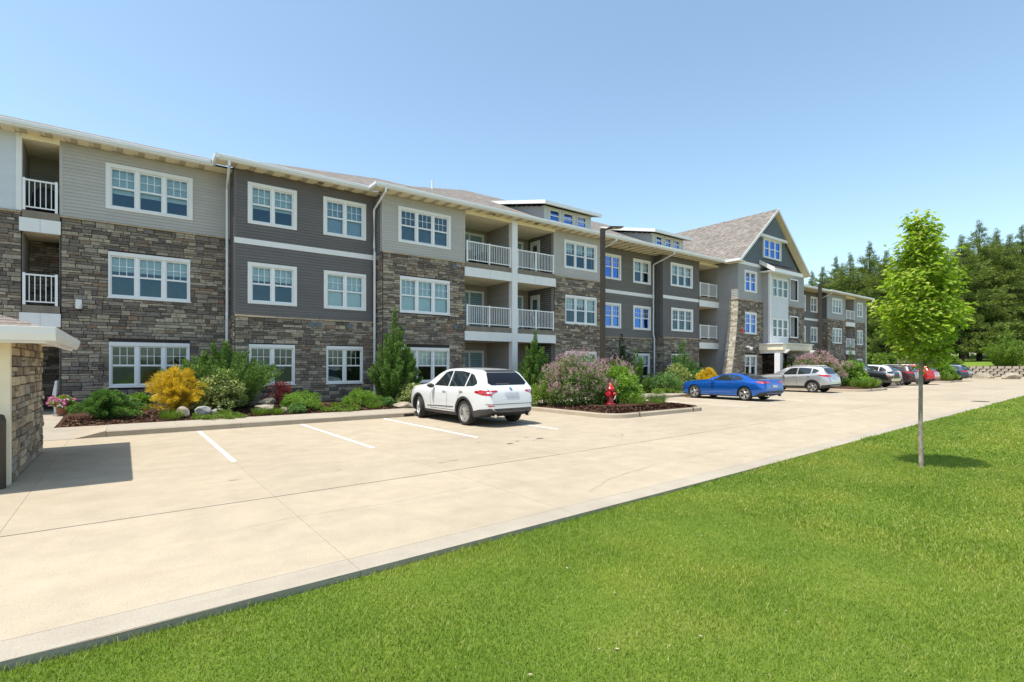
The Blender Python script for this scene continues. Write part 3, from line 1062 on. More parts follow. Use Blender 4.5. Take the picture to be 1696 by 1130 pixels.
# B : dark boards, two pairs of windows
B_w = [(3.76, 5.54, *W3, 2, T3, dict(blinds=('closed', .58))), (6.58, 8.40, *W3, 2, T3, dict(blinds=('blue', 1.), glass='glass')),
       (3.76, 5.54, *W2, 2, T3, dict(blinds=('closed', .38))), (6.60, 8.40, *W2, 2, T3, dict(blinds=('closed', 1.))),
       (3.80, 5.46, *W1, 2, TS, dict(blinds=('closed', .0), glass='glass_low')), (6.70, 8.26, *W1, 2, TS, dict(blinds=('closed', .0), glass='glass_low'))]
section(3.32, 8.86, 21.7, 3.70, 'siding_dark', B_w, single=True, band_z=6.40, side_y=22.6)
# C : light boards over stone, left of the balconies
C_w = [(9.58, 12.22, *W3, 3, T3, dict(blinds=('open', 1.))), (9.66, 12.16, *W2, 3, TS, dict(blinds=('closed', 1.))),
       (9.64, 12.14, *W1, 3, TS, dict(blinds=('closed', .5), glass='glass_low'))]
section(8.86, 13.0, 21.0, 6.72, 'siding_light', C_w, single=True, side_y=21.7, side_mat2='siding_light')
# C2 : right of the balconies
C2_w = [(19.42, 22.0, *W3, 3, T3, dict(blinds=('closed', .36))), (19.50, 21.96, *W2, 3, TS, dict(blinds=('closed', .5), cover=(.5, .33, .5))),
        (19.50, 21.96, *W1, 3, TS, dict(blinds=('closed', .5), glass='glass_low'))]
section(18.68, 22.55, 21.0, 6.72, 'siding_light', C2_w)
# D : set back, wide boards
D_w = [(23.66, 25.24, *W3, 2, T3, dict(blinds=('closed', .36), glass='glass_blue')), (26.42, 28.2, *W3, 2, T3, dict(blinds=('closed', .5))),
       (23.66, 25.24, *W2, 2, T3, dict(blinds=('blue', 1.), glass='glass_blue')), (26.42, 28.2, *W2, 2, T3, dict(blinds=('closed', .0), glass='glass_blue')),
       (26.6, 28.1, *W1, 2, TS, dict(blinds=('closed', .4), glass='glass_low'))]
section(22.55, 28.62, 22.0, 3.62, 'siding_olive', D_w, exp=.18, band_z=6.34)
# E
E_w = [(29.42, 31.94, *W3, 3, T3, dict(blinds=('closed', .5))), (29.48, 31.98, *W2, 3, T3, dict(blinds=('closed', .0), glass='glass')),
       (29.5, 31.0, *W1, 2, TS, dict(blinds=('closed', .5), glass='glass_low'))]
section(28.62, 32.72, 21.3, 3.72, 'siding_dark', E_w, band_z=6.30, side_y=22.0, side_mat2='siding_olive')
# left of the first balcony
hsA = []
sw0 = wall_part('stone_wall', -14, -2.62, .1, 6.72, 22.6, [], 'mortar')
stone_rows(sw0, -5.2, -2.62, .1, 6.66, 22.6)
cap_course(-5.2, -2.62, 6.72, 22.6, sw0)
MB().box(-14, -2.62, 22.58, 22.8, 6.73, SOF + .15).build('board_panel', 'trim_cool', APT)
MB().box(-2.74, -2.60, 22.55, 22.81, 6.735, SOF).build('corner_board', 'trim', APT)

# floors, cores and back: keeps the inside dark
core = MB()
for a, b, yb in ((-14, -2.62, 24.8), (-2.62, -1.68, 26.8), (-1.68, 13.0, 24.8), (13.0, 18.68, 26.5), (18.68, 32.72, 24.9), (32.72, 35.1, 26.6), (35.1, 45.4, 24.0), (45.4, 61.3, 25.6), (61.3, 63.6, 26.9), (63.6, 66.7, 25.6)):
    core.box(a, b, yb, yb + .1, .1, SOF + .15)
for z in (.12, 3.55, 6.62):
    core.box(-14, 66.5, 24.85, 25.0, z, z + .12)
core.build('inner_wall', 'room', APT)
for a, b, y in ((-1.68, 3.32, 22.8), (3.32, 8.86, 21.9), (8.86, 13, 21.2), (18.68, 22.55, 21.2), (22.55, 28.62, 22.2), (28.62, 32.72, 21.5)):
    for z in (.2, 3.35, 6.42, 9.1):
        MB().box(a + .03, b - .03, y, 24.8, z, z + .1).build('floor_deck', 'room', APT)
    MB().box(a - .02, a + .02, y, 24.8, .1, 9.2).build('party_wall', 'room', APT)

# ---------------- balconies
def railing(x0, x1, y, z0, posts, parent=APT, gap=.105, h=.98):
    r = MB()
    r.box(x0, x1, y - .03, y + .03, z0 + h - .05, z0 + h)
    r.box(x0, x1, y - .02, y + .02, z0 + .07, z0 + .11)
    rail = r.build('railing', 'vinyl', parent)
    for p in posts:
        MB().box(p - .035, p + .035, y - .036, y + .036, z0 - .02, z0 + h + .03).build('post', 'vinyl', rail)
    me = MB().box(-.011, .011, -.011, .011, 0, h - .16).mesh('baluster', 'vinyl')
    n = int((x1 - x0) / gap)
    for k in range(1, n):
        x = x0 + (x1 - x0) * k / n
        if all(abs(x - p) > .05 for p in posts):
            put('baluster', me, rail, (x, y, z0 + .11))
    return rail
def patio_door(x0, x1, z0, y, parent=APT, glass='glass', h=2.1):
    d = MB()
    d.box(x0, x0 + .12, y - .05, y, z0, z0 + h); d.box(x1 - .12, x1, y - .05, y, z0, z0 + h); d.box(x0 + .12, x1 - .12, y - .05, y, z0 + h - .12, z0 + h)
    d.box((x0 + x1) / 2 - .05, (x0 + x1) / 2 + .05, y - .04, y, z0, z0 + h - .12)
    for a, b in ((x0 + .12, (x0 + x1) / 2 - .05), ((x0 + x1) / 2 + .05, x1 - .12)):
        d.box(a, b, y - .035, y, z0, z0 + .14)
    dr = d.build('patio_door', 'vinyl', parent)
    for a, b in ((x0 + .12, (x0 + x1) / 2 - .05), ((x0 + x1) / 2 + .05, x1 - .12)):
        MB().quad((a, y - .02, z0 + .14), (b, y - .02, z0 + .14), (b, y - .02, z0 + h - .12), (a, y - .02, z0 + h - .12)).build('pane', glass, dr)
        MB().quad((a, y - .006, z0 + .14), (b, y - .006, z0 + .14), (b, y - .006, z0 + h - .12), (a, y - .006, z0 + h - .12)).build('curtain', 'blind_blue', dr)
    return dr
def side_door(x, y0, y1, z0, parent=APT):
    d = MB()
    d.box(x - .05, x, y0, y0 + .1, z0, z0 + 2.1); d.box(x - .05, x, y1 - .1, y1, z0, z0 + 2.1); d.box(x - .05, x, y0 + .1, y1 - .1, z0 + 2.0, z0 + 2.1)
    dr = d.build('storage_door', 'vinyl', parent)
    MB().box(x - .03, x, y0 + .1, y1 - .1, z0, z0 + 2.0).build('door_leaf', 'vinyl', dr)
    MB().box(x - .036, x - .03, y0 + .22, y1 - .22, z0 + .9, z0 + 1.85).build('pane', 'car_glass', dr)
    MB().lathe([(.0, 0), (.03, .005), (.035, .04), (.02, .06)], 10, (x - .07, y0 + .2, z0 + 1.0), 'x').build('door_knob', 'steel', dr)

def balcony_stack(x0, x1, y, depth, levels, wall_mat, back_mat, fascia_proud=.12, split=None):
    """recess with decks; levels = [(deck_top, has_rail)]"""
    yb = y + depth
    bw = MB().box(x0, x1, yb, yb + .2, .1, SOF + .15).build('recess_wall', back_mat, APT)
    if back_mat.startswith('siding'):
        siding(bw, x0, x1, .2, SOF, yb, [], back_mat, .115)
    MB().box(x0 - .2, x0, y + .2, yb, .1, SOF + .15).build('recess_side', wall_mat, APT)
    s2 = MB().box(x1, x1 + .2, y + .2, yb, .1, SOF + .15).build('recess_side', wall_mat, APT)
    siding_side(s2, x1, y + .02, yb, .2, SOF, wall_mat)
    for dz in levels:
        MB().box(x0 + .001, x1 - .002, y - fascia_proud + .02, yb - .02, dz - .24, dz).build('deck', 'slab_edge', APT)
        xa, xb = x0 - .06, x1 + .02
        fb = MB().box(xa, xb, y - fascia_proud, y - fascia_proud + .06, dz - .68, dz - .245).build('deck_fascia', 'trim', APT)
        n = 2 if split is None else 4
        for k in range(1, n):
            xx = xa + (xb - xa) * k / n
            MB().box(xx - .012, xx + .012, y - fascia_proud - .004, y - fascia_proud, dz - .68, dz - .245).build('seam', 'trim_cool', fb)
        MB().box(x0 + .001, x1 - .002, y - fascia_proud + .06, yb - .02, dz - .66, dz - .62).build('deck_ceiling', 'cream', APT)
    MB().box(x0 + .001, x1 - .002, y - .1, yb - .02, SOF - .16, SOF - .12).build('deck_ceiling', 'cream', APT)
    MB().box(x0, x1, y - .12, y + .05, SOF - .17, SOF).build('beam', 'soffit', APT)
# first recess by the garage
balcony_stack(-2.60, -1.68, 22.6, 1.7, (6.76, 3.72), 'siding_taupe', 'siding_taupe', .1)
for z in (6.76, 3.72):
    railing(-2.56, -1.76, 22.56, z + .03, (-2.55, -1.77), gap=.115)
bkst = MB().box(-2.6, -1.68, 24.2, 24.28, .1, 6.1).build('stone_wall', 'mortar', APT)
stone_rows(bkst, -2.6, -1.68, .1, 6.08, 24.2)
# middle pair
balcony_stack(13.0, 18.68, 21.0, 2.2, (6.74, 3.68), 'siding_taupe', 'siding_taupe', .14, split=True)
dv = MB().box(15.80, 15.98, 21.2, 23.2, .1, SOF).build('divider_wall', 'siding_taupe', APT)
siding_side(dv, 15.80, 21.05, 23.2, .2, SOF, 'siding_taupe')
MB().box(15.72, 16.06, 20.83, 21.12, .1, SOF - .02).build('porch_post', 'trim', APT)
for z in (6.74, 3.68):
    for a, b in ((13.1, 15.66), (16.14, 18.58)):
        railing(a, b, 20.94, z + .04, (a, (a + b) / 2, b))
    patio_door(13.7, 15.55, z, 23.19); patio_door(16.2, 18.25, z, 23.19)
    side_door(18.66, 22.15, 22.95, z)
patio_door(13.7, 15.55, .5, 23.19); side_door(18.66, 22.15, 22.95, .3)
for x in (13.9, 14.9):
    c = MB().box(x, x + .5, 22.1, 22.5, 7.1, 7.2).box(x, x + .5, 22.5, 22.56, 7.1, 7.75).box(x + .02, x + .06, 22.1, 22.5, 6.75, 7.4).box(x + .44, x + .48, 22.1, 22.5, 6.75, 7.4)
    co = c.build('patio_chair', 'furniture')
    tag(co, 'dark patio chair on the upper balcony, ' + ('nearer the siding wall' if x < 14 else 'nearer the white post'), 'chair', 'patio chairs on the upper balcony')
gb = MB().lathe([(.05, 6.77), (.28, 6.9), (.36, 7.2), (.34, 7.5), (.2, 7.68), (.03, 7.72)], 18, (-2.08, 23.2, 0)).build('grill_cover', 'furniture', smooth=True)
tag(gb, 'round black covered grill on the top balcony above the garage', 'grill')
bike = MB()
for cx in (17.3, 18.1):
    for k in range(20):
        a, b = 2 * math.pi * k / 20, 2 * math.pi * (k + 1) / 20
        bike.tube([(cx + .32 * math.cos(a), 21.5, 4.02 + .32 * math.sin(a)), (cx + .32 * math.cos(b), 21.5, 4.02 + .32 * math.sin(b))], .018, 5)
bike.tube([(17.3, 21.5, 4.02), (17.5, 21.5, 4.45), (17.95, 21.5, 4.5), (18.1, 21.5, 4.02)], .018, 6)
bike.tube([(17.5, 21.5, 4.45), (17.72, 21.5, 4.0), (17.95, 21.5, 4.5)], .018, 6)
bike.tube([(17.95, 21.5, 4.5), (17.93, 21.5, 4.72), (17.93, 21.28, 4.74)], .014, 6)
tag(bike.build('bicycle', 'furniture'), 'dark bicycle standing behind the lower right balcony railing', 'bicycle')
# recess beside the gabled wing
balcony_stack(32.72, 35.08, 21.3, 2.0, (6.72, 3.70), 'siding_taupe', 'siding_taupe', .12)
for z in (6.72, 3.70):
    railing(32.8, 34.9, 21.24, z + .04, (32.8, 33.85, 34.9))
pl = MB().lathe([(.12, 3.70), (.16, 4.0), (.17, 4.02)], 12, (34.0, 21.7, 0)).build('planter', 'terracotta')
tag(pl, 'small planter on the lower balcony beside the stone buttress', 'planter')

# ---------------- gabled wing
GX0, GX1, GY, GC = 35.1, 45.4, 19.7, 39.9
def flare(z):
    t = max(0, 1 - z / 6.6)
    return GX0 - 1.25 * t ** 1.7
g_w = [(35.95, 37.7, *W3, 2, T3, dict(blinds=('closed', .0), glass='glass_blue')),
       (36, 37.65, *W2, 2, TS, dict(blinds=('blue', .95), glass='glass_blue')), (36, 37.65, *W1, 2, TS, dict(blinds=('closed', .4), glass='glass_low'))]
hs = [hole(*w[:4], **w[5]) for w in g_w]
entry = (38.5, 42.4, .1, 2.75)
niche3, niche2 = (42.95, 44.2, 7.15, 8.75), (42.95, 44.2, 4.15, 5.75)
gs = wall_part('stone_wall', GX0, GX1, .1, 6.62, GY, hs + [entry, niche2], 'mortar')
stone_rows(gs, GX0, GX1, .1, 6.56, GY, [outer(w) for w in g_w] + [entry, (niche2[0] - .1, niche2[1] + .1, niche2[2] - .1, niche2[3] + .1), (38.6, 41.5, 3.3, 6.6), (38, 42.7, 2.7, 3.4)], flare=flare)
cap_course(GX0 - .05, 38.55, 6.62, GY, gs); cap_course(41.55, GX1, 6.62, GY, gs)
fb = MB()
zs = [.1 + 6.5 * k / 14 for k in range(15)]
for a, b in zip(zs, zs[1:]):
    fb.hexa([(flare(a) + .005, GY, a), (GX0 + .1, GY, a), (GX0 + .1, 20.34, a), (flare(a) + .005, 20.34, a), (flare(b) + .005, GY, b), (GX0 + .1, GY, b), (GX0 + .1, 20.34, b), (flare(b) + .005, 20.34, b)])
fb.build('buttress', 'mortar', APT)
k = N('stone_sunlit')  # same ledge stone, sunlight on the buttress face painted in as paler tones
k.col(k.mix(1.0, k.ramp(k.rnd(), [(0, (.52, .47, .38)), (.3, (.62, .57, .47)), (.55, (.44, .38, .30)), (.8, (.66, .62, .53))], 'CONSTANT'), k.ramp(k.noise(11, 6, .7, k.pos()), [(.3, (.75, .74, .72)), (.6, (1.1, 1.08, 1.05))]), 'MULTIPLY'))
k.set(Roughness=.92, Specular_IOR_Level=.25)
M['stone_sunlit'] = k.m
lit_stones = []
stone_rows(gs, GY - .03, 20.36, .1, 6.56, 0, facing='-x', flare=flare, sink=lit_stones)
MB().box(GX0 - .09, GX0, GY - .09, 20.4, 6.57, 6.64).build('cap_stone', 'cap_stone', gs)
gw = wall_part('siding_wall', GX0, GX1, 6.62, SOF, GY, hs + [niche3], 'siding_wing')
siding(gw, GX0 + .02, GX1 - .02, 6.63, SOF - .05, GY, [outer(w) for w in g_w] + [(38.5, 41.6, 6.6, 9.3), (niche3[0] - .1, niche3[1] + .1, niche3[2] - .1, niche3[3] + .1)], 'siding_wing')
for w in g_w:
    window(*w[:5], GY, **w[5], **w[6])
for x0, x1, z0, z1 in (niche3, niche2):
    f = MB()
    f.box(x0 - .1, x0, GY - .05, GY + .1, z0 - .1, z1 + .1); f.box(x1, x1 + .1, GY - .05, GY + .1, z0 - .1, z1 + .1)
    f.box(x0, x1, GY - .05, GY + .1, z0 - .1, z0); f.box(x0, x1, GY - .05, GY + .1, z1, z1 + .1)
    nf = f.build('niche_frame', 'trim', APT)
    MB().box(x0, x1, GY + .9, GY + 1.0, z0, z1).box(x1, x1 + .05, GY + .2, GY + .9, z0, z1).box(x0, x1, GY + .1, GY + .9, z1 - .02, z1).box(x0, x1, GY + .1, GY + .9, z0 - .02, z0).build('niche_wall', 'trim_cool', nf)
# west side of the wing
side = MB().box(GX0, GX0 + .2, GY + .2, 23.5, .1, SOF + .1).build('side_wall', 'siding_wing', APT)
siding_side(side, GX0 - .003, GY + .02, 23.4, 6.64, SOF, 'siding_wing')
siding_side(side, GX0 - .003, 20.37, 23.4, .2, 6.64, 'siding_wing')
# gable front
pitch = .824
def gab(z):
    h = (z - SOF) / pitch
    return GX0 - .02 + h, 2 * GC - (GX0 - .02) - h
gx1e = 2 * GC - GX0
gf = MB().prism([(GX0, SOF), (gx1e, SOF), (GC, SOF + (GC - GX0) * pitch)], 'y', GY + .001, GY + .2).build('gable_wall', 'siding_blue', APT, fix=True)
if GX1 > gx1e:
    MB().box(gx1e, GX1, GY, GY + .2, SOF, SOF + .05).build('gable_filler', 'siding_wing', APT)
gwin = (38.55, 41.25, 9.98, 11.5)
siding(gf, 0, 0, SOF + .2, 11.46, GY, [gwin, (38.2, 42.5, 9, 9.75)], 'siding_blue', .15, top=gab)
MB().box(*gab(11.5), GY - .30, GY, 11.48, 11.66).build('gable_band', 'trim', gf)
siding(gf, 0, 0, 11.66, 13.4, GY - .28, [], 'siding_blue', .15, top=gab)
a_, b_ = gab(11.66)
MB().prism([(a_, 11.66), (b_, 11.66), (GC, SOF + (GC - GX0) * pitch)], 'y', GY - .279, GY - .001).build('gable_top', 'siding_blue', gf, fix=True)
window(*gwin, 3, GY - .09, .12, None, 'glass_blue', ('closed', .0), sash2=True, grid=False)
MB().box(GX0 - .02, GX1, GY - .04, GY, SOF - .05, SOF + .17).build('frieze', 'trim', APT)
# bay window stack
BX0, BX1, BY = 38.6, 41.5, 19.15
b_w = [(38.95, 41.45, 7.0, 8.45, 3, dict(trim=.06), dict(blinds=('closed', .0), glass='glass_low')), (38.95, 41.45, 3.95, 5.4, 3, dict(trim=.06), dict(blinds=('closed', .0), glass='glass_low'))]
bw = wall_part('bay_front', BX0, BX1, 3.38, 8.9, BY, [hole(*w[:4], **w[5]) for w in b_w], 'trim_cool', t=.1)
MB().box(BX0, BX0 + .12, BY + .1, GY, 3.38, 8.9).box(BX1 - .12, BX1, BY + .1, GY, 3.38, 8.9).build('bay_side', 'siding_wing', APT)
MB().box(BX0 - .02, BX0 + .16, BY - .025, BY + .12, 3.38, 8.9).build('bay_corner', 'trim', bw)
for x in (39.6, 40.25, 40.85):
    MB().box(x - .015, x + .015, BY - .012, BY, 5.5, 6.95).build('batten', 'trim', bw)
for w in b_w:
    window(*w[:5], BY, **w[5], **w[6], grid=False)
MB().prism([(18.55, 8.86), (18.55, 9.0), (GY, 9.72), (GY, 9.58)], 'x', 38.15, 42.45).build('bay_roof', 'shingle', APT, fix=True)
MB().prism([(18.52, 8.72), (18.52, 8.98), (18.6, 8.98), (18.6, 8.86), (GY, 8.86), (GY, 8.80), (18.6, 8.80), (18.6, 8.72)], 'x', 38.1, 42.5).build('bay_eave', 'gutter', APT, fix=True)
MB().prism([(18.53, 8.70), (18.53, 9.02), (GY, 9.76), (GY, 9.46), (18.75, 8.82)], 'x', 38.06, 38.12).build('bay_rake', 'trim', APT, fix=True)
# entrance canopy
cn = MB().box(38, 42.7, 17.9, GY - .02, 2.95, 3.38).build('canopy', 'cream', APT)
MB().box(37.92, 42.78, 17.82, GY - .02, 3.38, 3.46).build('canopy_cap', 'trim', cn)
MB().box(38.1, 42.6, 18.0, GY - .02, 2.90, 2.95).build('canopy_ceiling', 'soffit', cn)
for x in (38.25, 42.25):
    MB().prism([(19.9, 2.72), (19.9, 2.98), (17.45, 2.98), (17.75, 2.72)], 'x', x - .12, x + .12).build('beam', 'trim', cn, fix=True)
    MB().box(x - .2, x + .2, 18.15, 18.55, .25, 2.72).build('column', 'trim', cn)
    MB().box(x - .26, x + .26, 18.09, 18.61, .25, .55).build('column_base', 'trim', cn)
en = MB().box(38.5, 42.4, 22.0, 22.1, .1, 2.8).box(38.4, 38.5, 20.2, 22.1, .1, 2.8).box(42.4, 42.5, 20.2, 22.1, .1, 2.8).box(38.5, 42.4, 20.1, 22.1, 2.75, 2.8).build('entry_wall', 'mortar', APT)
stone_rows(en, 38.5, 42.4, .3, 2.7, 22.0); stone_rows(en, 20.2, 22.0, .3, 2.7, 42.4, facing='-x')
ed = MB().box(39.1, 39.2, 21.9, 21.97, .3, 2.4).box(40.1, 40.2, 21.9, 21.97, .3, 2.4).box(39.2, 40.1, 21.9, 21.97, 2.3, 2.4).build('entry_door', 'trim', APT)
MB().box(39.2, 40.1, 21.93, 21.96, .3, 2.3).build('pane', 'car_glass', ed)
# small fittings
MB().box(35.5, 35.66, GY - .14, GY - .03, 4.18, 4.42).build('alarm_strobe', 'red_paint', APT)
cc = MB().box(36.05, 36.3, GY - .28, GY - .05, 3.12, 3.24).lathe([(.02, 2.9), (.1, 2.95), (.13, 3.05), (.12, 3.14)], 12, (36.35, GY - .3, 0))
cc.build('camera_dome', 'trim', APT)
wl = MB().box(-1.28, -1.12, 22.36, 22.56, 3.78, 3.98).lathe([(.06, 3.66), (.09, 3.7), (.09, 3.8)], 12, (-1.2, 22.42, 0)).build('wall_light', 'trim', APT)
MB().lathe([(.055, 3.62), (.075, 3.66)], 12, (-1.2, 22.42, 0)).build('lamp_shade', 'plastic', wl)
for x in (5.95, 6.25, 7.55):
    MB().box(x, x + .24, 21.62, 21.66, 3.36, 3.56).build('wall_vent', 'siding_blue', APT)
for x, z in ((12.3, 6.32), (12.35, 3.5)):
    MB().box(x, x + .24, 20.92, 20.96, z, z + .2).build('wall_vent', 'siding_blue', APT)

# ---------------- far stretch beyond the wing
H_w = [(52.4, 53.8, *W3, 2, T3, dict(blinds=('closed', .0))), (54.9, 56.45, *W3, 2, T3, dict(blinds=('closed', .0))),
       (52.4, 53.8, *W2, 2, T3, dict(blinds=('closed', .4))), (54.9, 56.45, *W2, 2, T3, dict(blinds=('closed', .4)))]
section(45.4, 56.8, 23.2, 3.6, 'siding_dark', H_w, exp=.18, band_z=6.34)
I_w = [(57.95, 60.35, *W3, 3, T3, dict(blinds=('closed', .4), glass='glass_low')), (58.0, 60.3, *W2, 3, TS, dict(blinds=('closed', .4), glass='glass_low'))]
section(56.8, 61.25, 22.4, 6.62, 'siding_wing', I_w, side_y=23.2, side_mat2='siding_dark')
I2_w = [(64.4, 65.95, *W3, 2, T3, dict(blinds=('closed', .4), glass='glass_low')), (64.4, 65.95, *W2, 2, TS, dict(blinds=('closed', .4), glass='glass_low')), (64.4, 65.9, *W1, 2, TS, dict(blinds=('closed', .8), glass='glass_low'))]
section(63.55, 66.7, 22.4, 6.62, 'siding_wing', I2_w)
balcony_stack(61.25, 63.55, 22.4, 1.8, (6.72, 3.70), 'siding_taupe', 'siding_taupe', .12)
for z in (6.72, 3.70):
    railing(61.35, 63.45, 22.34, z + .04, (61.35, 62.4, 63.45), gap=.13)
MB().box(66.5, 66.69, 22.6, 38, .1, SOF).build('end_wall', 'siding_wing', APT)

lay_stones(STONES, 'stone', 300)
lay_stones(lit_stones, 'stone_sunlit', 0)

# ---------------- roofs
PI_, YR = .40, 31.0
BAYS = [(-14, 67.5, 22.0, .365), (2.7, 45.0, 21.1, .43), (8.4, 44.4, 20.35, .455), (56.2, 67.5, 21.8, .35)]
def roof_z(x, y):
    best = None
    for a, b, ye, pp in BAYS:
        h = min(pp * (min(y, 2 * YR - y) - ye), pp * (x - a) if a > -13 else 99, pp * (b - x))
        best = h if best is None else max(best, h)
    return SOF + .12 + best
st = .3
rv, rf = {}, []
mbr = MB()
nx = int((67.5 + 14) / st); nyy = int((YR - 20.35) / st) + 2
idx = {}
verts, uvs = [], []
for i in range(nx + 1):
    for j in range(nyy + 1):
        x = -14 + i * st; y = min(20.35 + j * st, YR)
        ye = min([e for a, b, e, pp in BAYS if a - 1e-6 <= x <= b + 1e-6])
        idx[i, j] = len(verts)
        verts.append((x, max(y, ye - .02), roof_z(x, max(y, ye))))
for i in range(nx):
    for j in range(nyy):
        q = [idx[i, j], idx[i + 1, j], idx[i + 1, j + 1], idx[i, j + 1]]
        pts = [verts[k] for k in q]
        if max(p[1] for p in pts) - min(p[1] for p in pts) < .01:
            continue
        rf.append((q[0], q[1], q[2])); rf.append((q[0], q[2], q[3]))
rm = fast_mesh('roof', np.array(verts), np.array(rf), 'shingle')
def planar_uv(me, fu):
    uv = me.uv_layers.new(name='UVMap')
    co = np.zeros(len(me.vertices) * 3, dtype=np.float32); me.vertices.foreach_get('co', co); co = co.reshape(-1, 3)
    li = np.zeros(len(me.loops), dtype=np.int32); me.loops.foreach_get('vertex_index', li)
    uv.data.foreach_set('uv', fu(co[li]).astype(np.float32).ravel())
planar_uv(rm, lambda c: np.stack([c[:, 0], c[:, 1] * 1.07], 1))
roof = put('roof', rm, APT)
bk = MB().quad((-14, YR, SOF + .1 + .34 * (YR - 22)), (-14, 40, SOF + .05), (67.5, 40, SOF + .05), (58, YR, SOF + .1 + .34 * (YR - 22)))
bk.build('roof_back', 'shingle', roof)
# wing roof
ez, ovx, ovy = SOF + .12, .62, .55
rx0, rx1 = GX0 - ovx, 2 * GC - GX0 + ovx
pk = ez + (GC - rx0) * pitch
for sgn, name in ((1, 'left'), (-1, 'right')):
    xe = rx0 if sgn == 1 else rx1
    m = MB()
    th = .09
    m.hexa([(xe, GY - ovy, ez - th), (GC, GY - ovy, pk - th), (GC, 31, pk - th), (xe, 31, ez - th), (xe, GY - ovy, ez), (GC, GY - ovy, pk), (GC, 31, pk), (xe, 31, ez)] if sgn == 1 else
           [(GC, GY - ovy, pk - th), (xe, GY - ovy, ez - th), (xe, 31, ez - th), (GC, 31, pk - th), (GC, GY - ovy, pk), (xe, GY - ovy, ez), (xe, 31, ez), (GC, 31, pk)])
    me = m.mesh('wing_roof', 'shingle')
    planar_uv(me, lambda c: np.stack([c[:, 1], (c[:, 2]) * 1.55], 1))
    put('wing_roof', me, roof)
    # rake board and its soffit
    xa = xe + (.0 if sgn == 1 else -.0)
    MB().hexa([(xe, GY - ovy - .03, ez - .21), (GC, GY - ovy - .03, pk - .21), (GC, GY - ovy, pk - .21), (xe, GY - ovy, ez - .21), (xe, GY - ovy - .03, ez + .015), (GC, GY - ovy - .03, pk + .015), (GC, GY - ovy, pk + .015), (xe, GY - ovy, ez + .015)]).build('rake_board', 'trim', roof, fix=True)
    MB().hexa([(xe, GY - ovy + .001, ez - .16), (GC, GY - ovy + .001, pk - .16), (GC, GY + .02, pk - .16), (xe, GY + .02, ez - .16), (xe, GY - ovy + .001, ez - .11), (GC, GY - ovy + .001, pk - .11), (GC, GY + .02, pk - .11), (xe, GY + .02, ez - .11)]).build('rake_soffit', 'soffit', roof, fix=True)
MB().box(rx0 - .02, GX0, GY - ovy, 20.4, ez - .16, ez - .1).build('wing_soffit', 'soffit', roof)
MB().prism([(rx0 - .12, ez - .13), (rx0 - .12, ez + .03), (rx0 + .02, ez + .03), (rx0 + .02, ez - .16), (rx0 - .06, ez - .16)], 'y', GY - ovy, 20.36).build('gutter', 'gutter', roof, fix=True)
MB().box(GX1, rx1, GY - ovy, 24, ez - .16, ez - .1).build('wing_soffit', 'soffit', roof)

# eaves: fascia, gutter, soffit panels
def eave(x0, x1, ye, yw, near=False):
    MB().prism([(ye - .125, SOF + .06), (ye - .13, SOF + .16), (ye - .115, SOF + .17), (ye, SOF + .17), (ye, SOF + .0), (ye - .07, SOF + .0), (ye - .085, SOF + .04)], 'x', x0, x1).build('gutter', 'gutter', roof, fix=True)
    MB().box(x0, x1, ye, ye + .03, SOF - .02, SOF + .17).build('fascia', 'trim', roof)
    n = int((x1 - x0) / .3)
    bulk = MB(); bulkv = MB()
    for k in range(n):
        vent = k % 2
        a = x0 + (x1 - x0) * (k - (.2 if vent else 0) + (.2 if vent else 0)) / n; b = x0 + (x1 - x0) * (k + 1) / n
        if vent: a += .12
        elif k: a += 0
        zz = SOF + (.012 if vent else 0)
        if near:
            MB().box(a + .004, b - .004, ye + .03, yw, zz, zz + .02).build('soffit_panel', 'soffit_vent' if vent else 'soffit', roof)
        else:
            (bulkv if vent else bulk).box(a + .004, b - .004, ye + .03, yw, zz, zz + .02)
    if not near:
        bulk.build('soffit', 'soffit', roof, kind='stuff'); bulkv.build('soffit', 'soffit_vent', roof, kind='stuff')
    MB().box(x0, x1, ye + .03, yw, SOF + .034, SOF + .06).build('soffit_deck', 'cream', roof)
M['soffit_vent'] = plain('soffit_vent', (.50, .42, .29), .65, var=.05)
eave(-14, 2.72, 22.0, 22.6, True)
eave(2.72, 8.38, 21.1, 21.7, True)
eave(8.38, 22.5, 20.35, 21.0, True)
eave(22.5, 34.5, 20.35, 22.0)
eave(45.4, 56.2, 22.0, 23.2)
eave(56.2, 67.4, 21.8, 22.4)
for x, ya, yb in ((2.72, 21.1, 22.0), (8.38, 20.35, 21.1), (56.2, 21.8, 22.0)):
    MB().prism([(x - .125, SOF + .06), (x - .13, SOF + .165), (x, SOF + .172), (x, SOF), (x - .07, SOF)], 'y', ya - .127, yb - .001).build('gutter', 'gutter', roof, fix=True)
    MB().box(x + .001, x + .6, yb + .0, yb + .6, SOF + .001, SOF + .02).build('soffit_corner', 'soffit', roof)
MB().box(67.4, 67.52, 21.7, 40, SOF, SOF + .17).build('gutter', 'gutter', roof)
MB().box(66.7, 67.4, 21.8, 38, SOF, SOF + .02).build('soffit_end', 'soffit', roof)
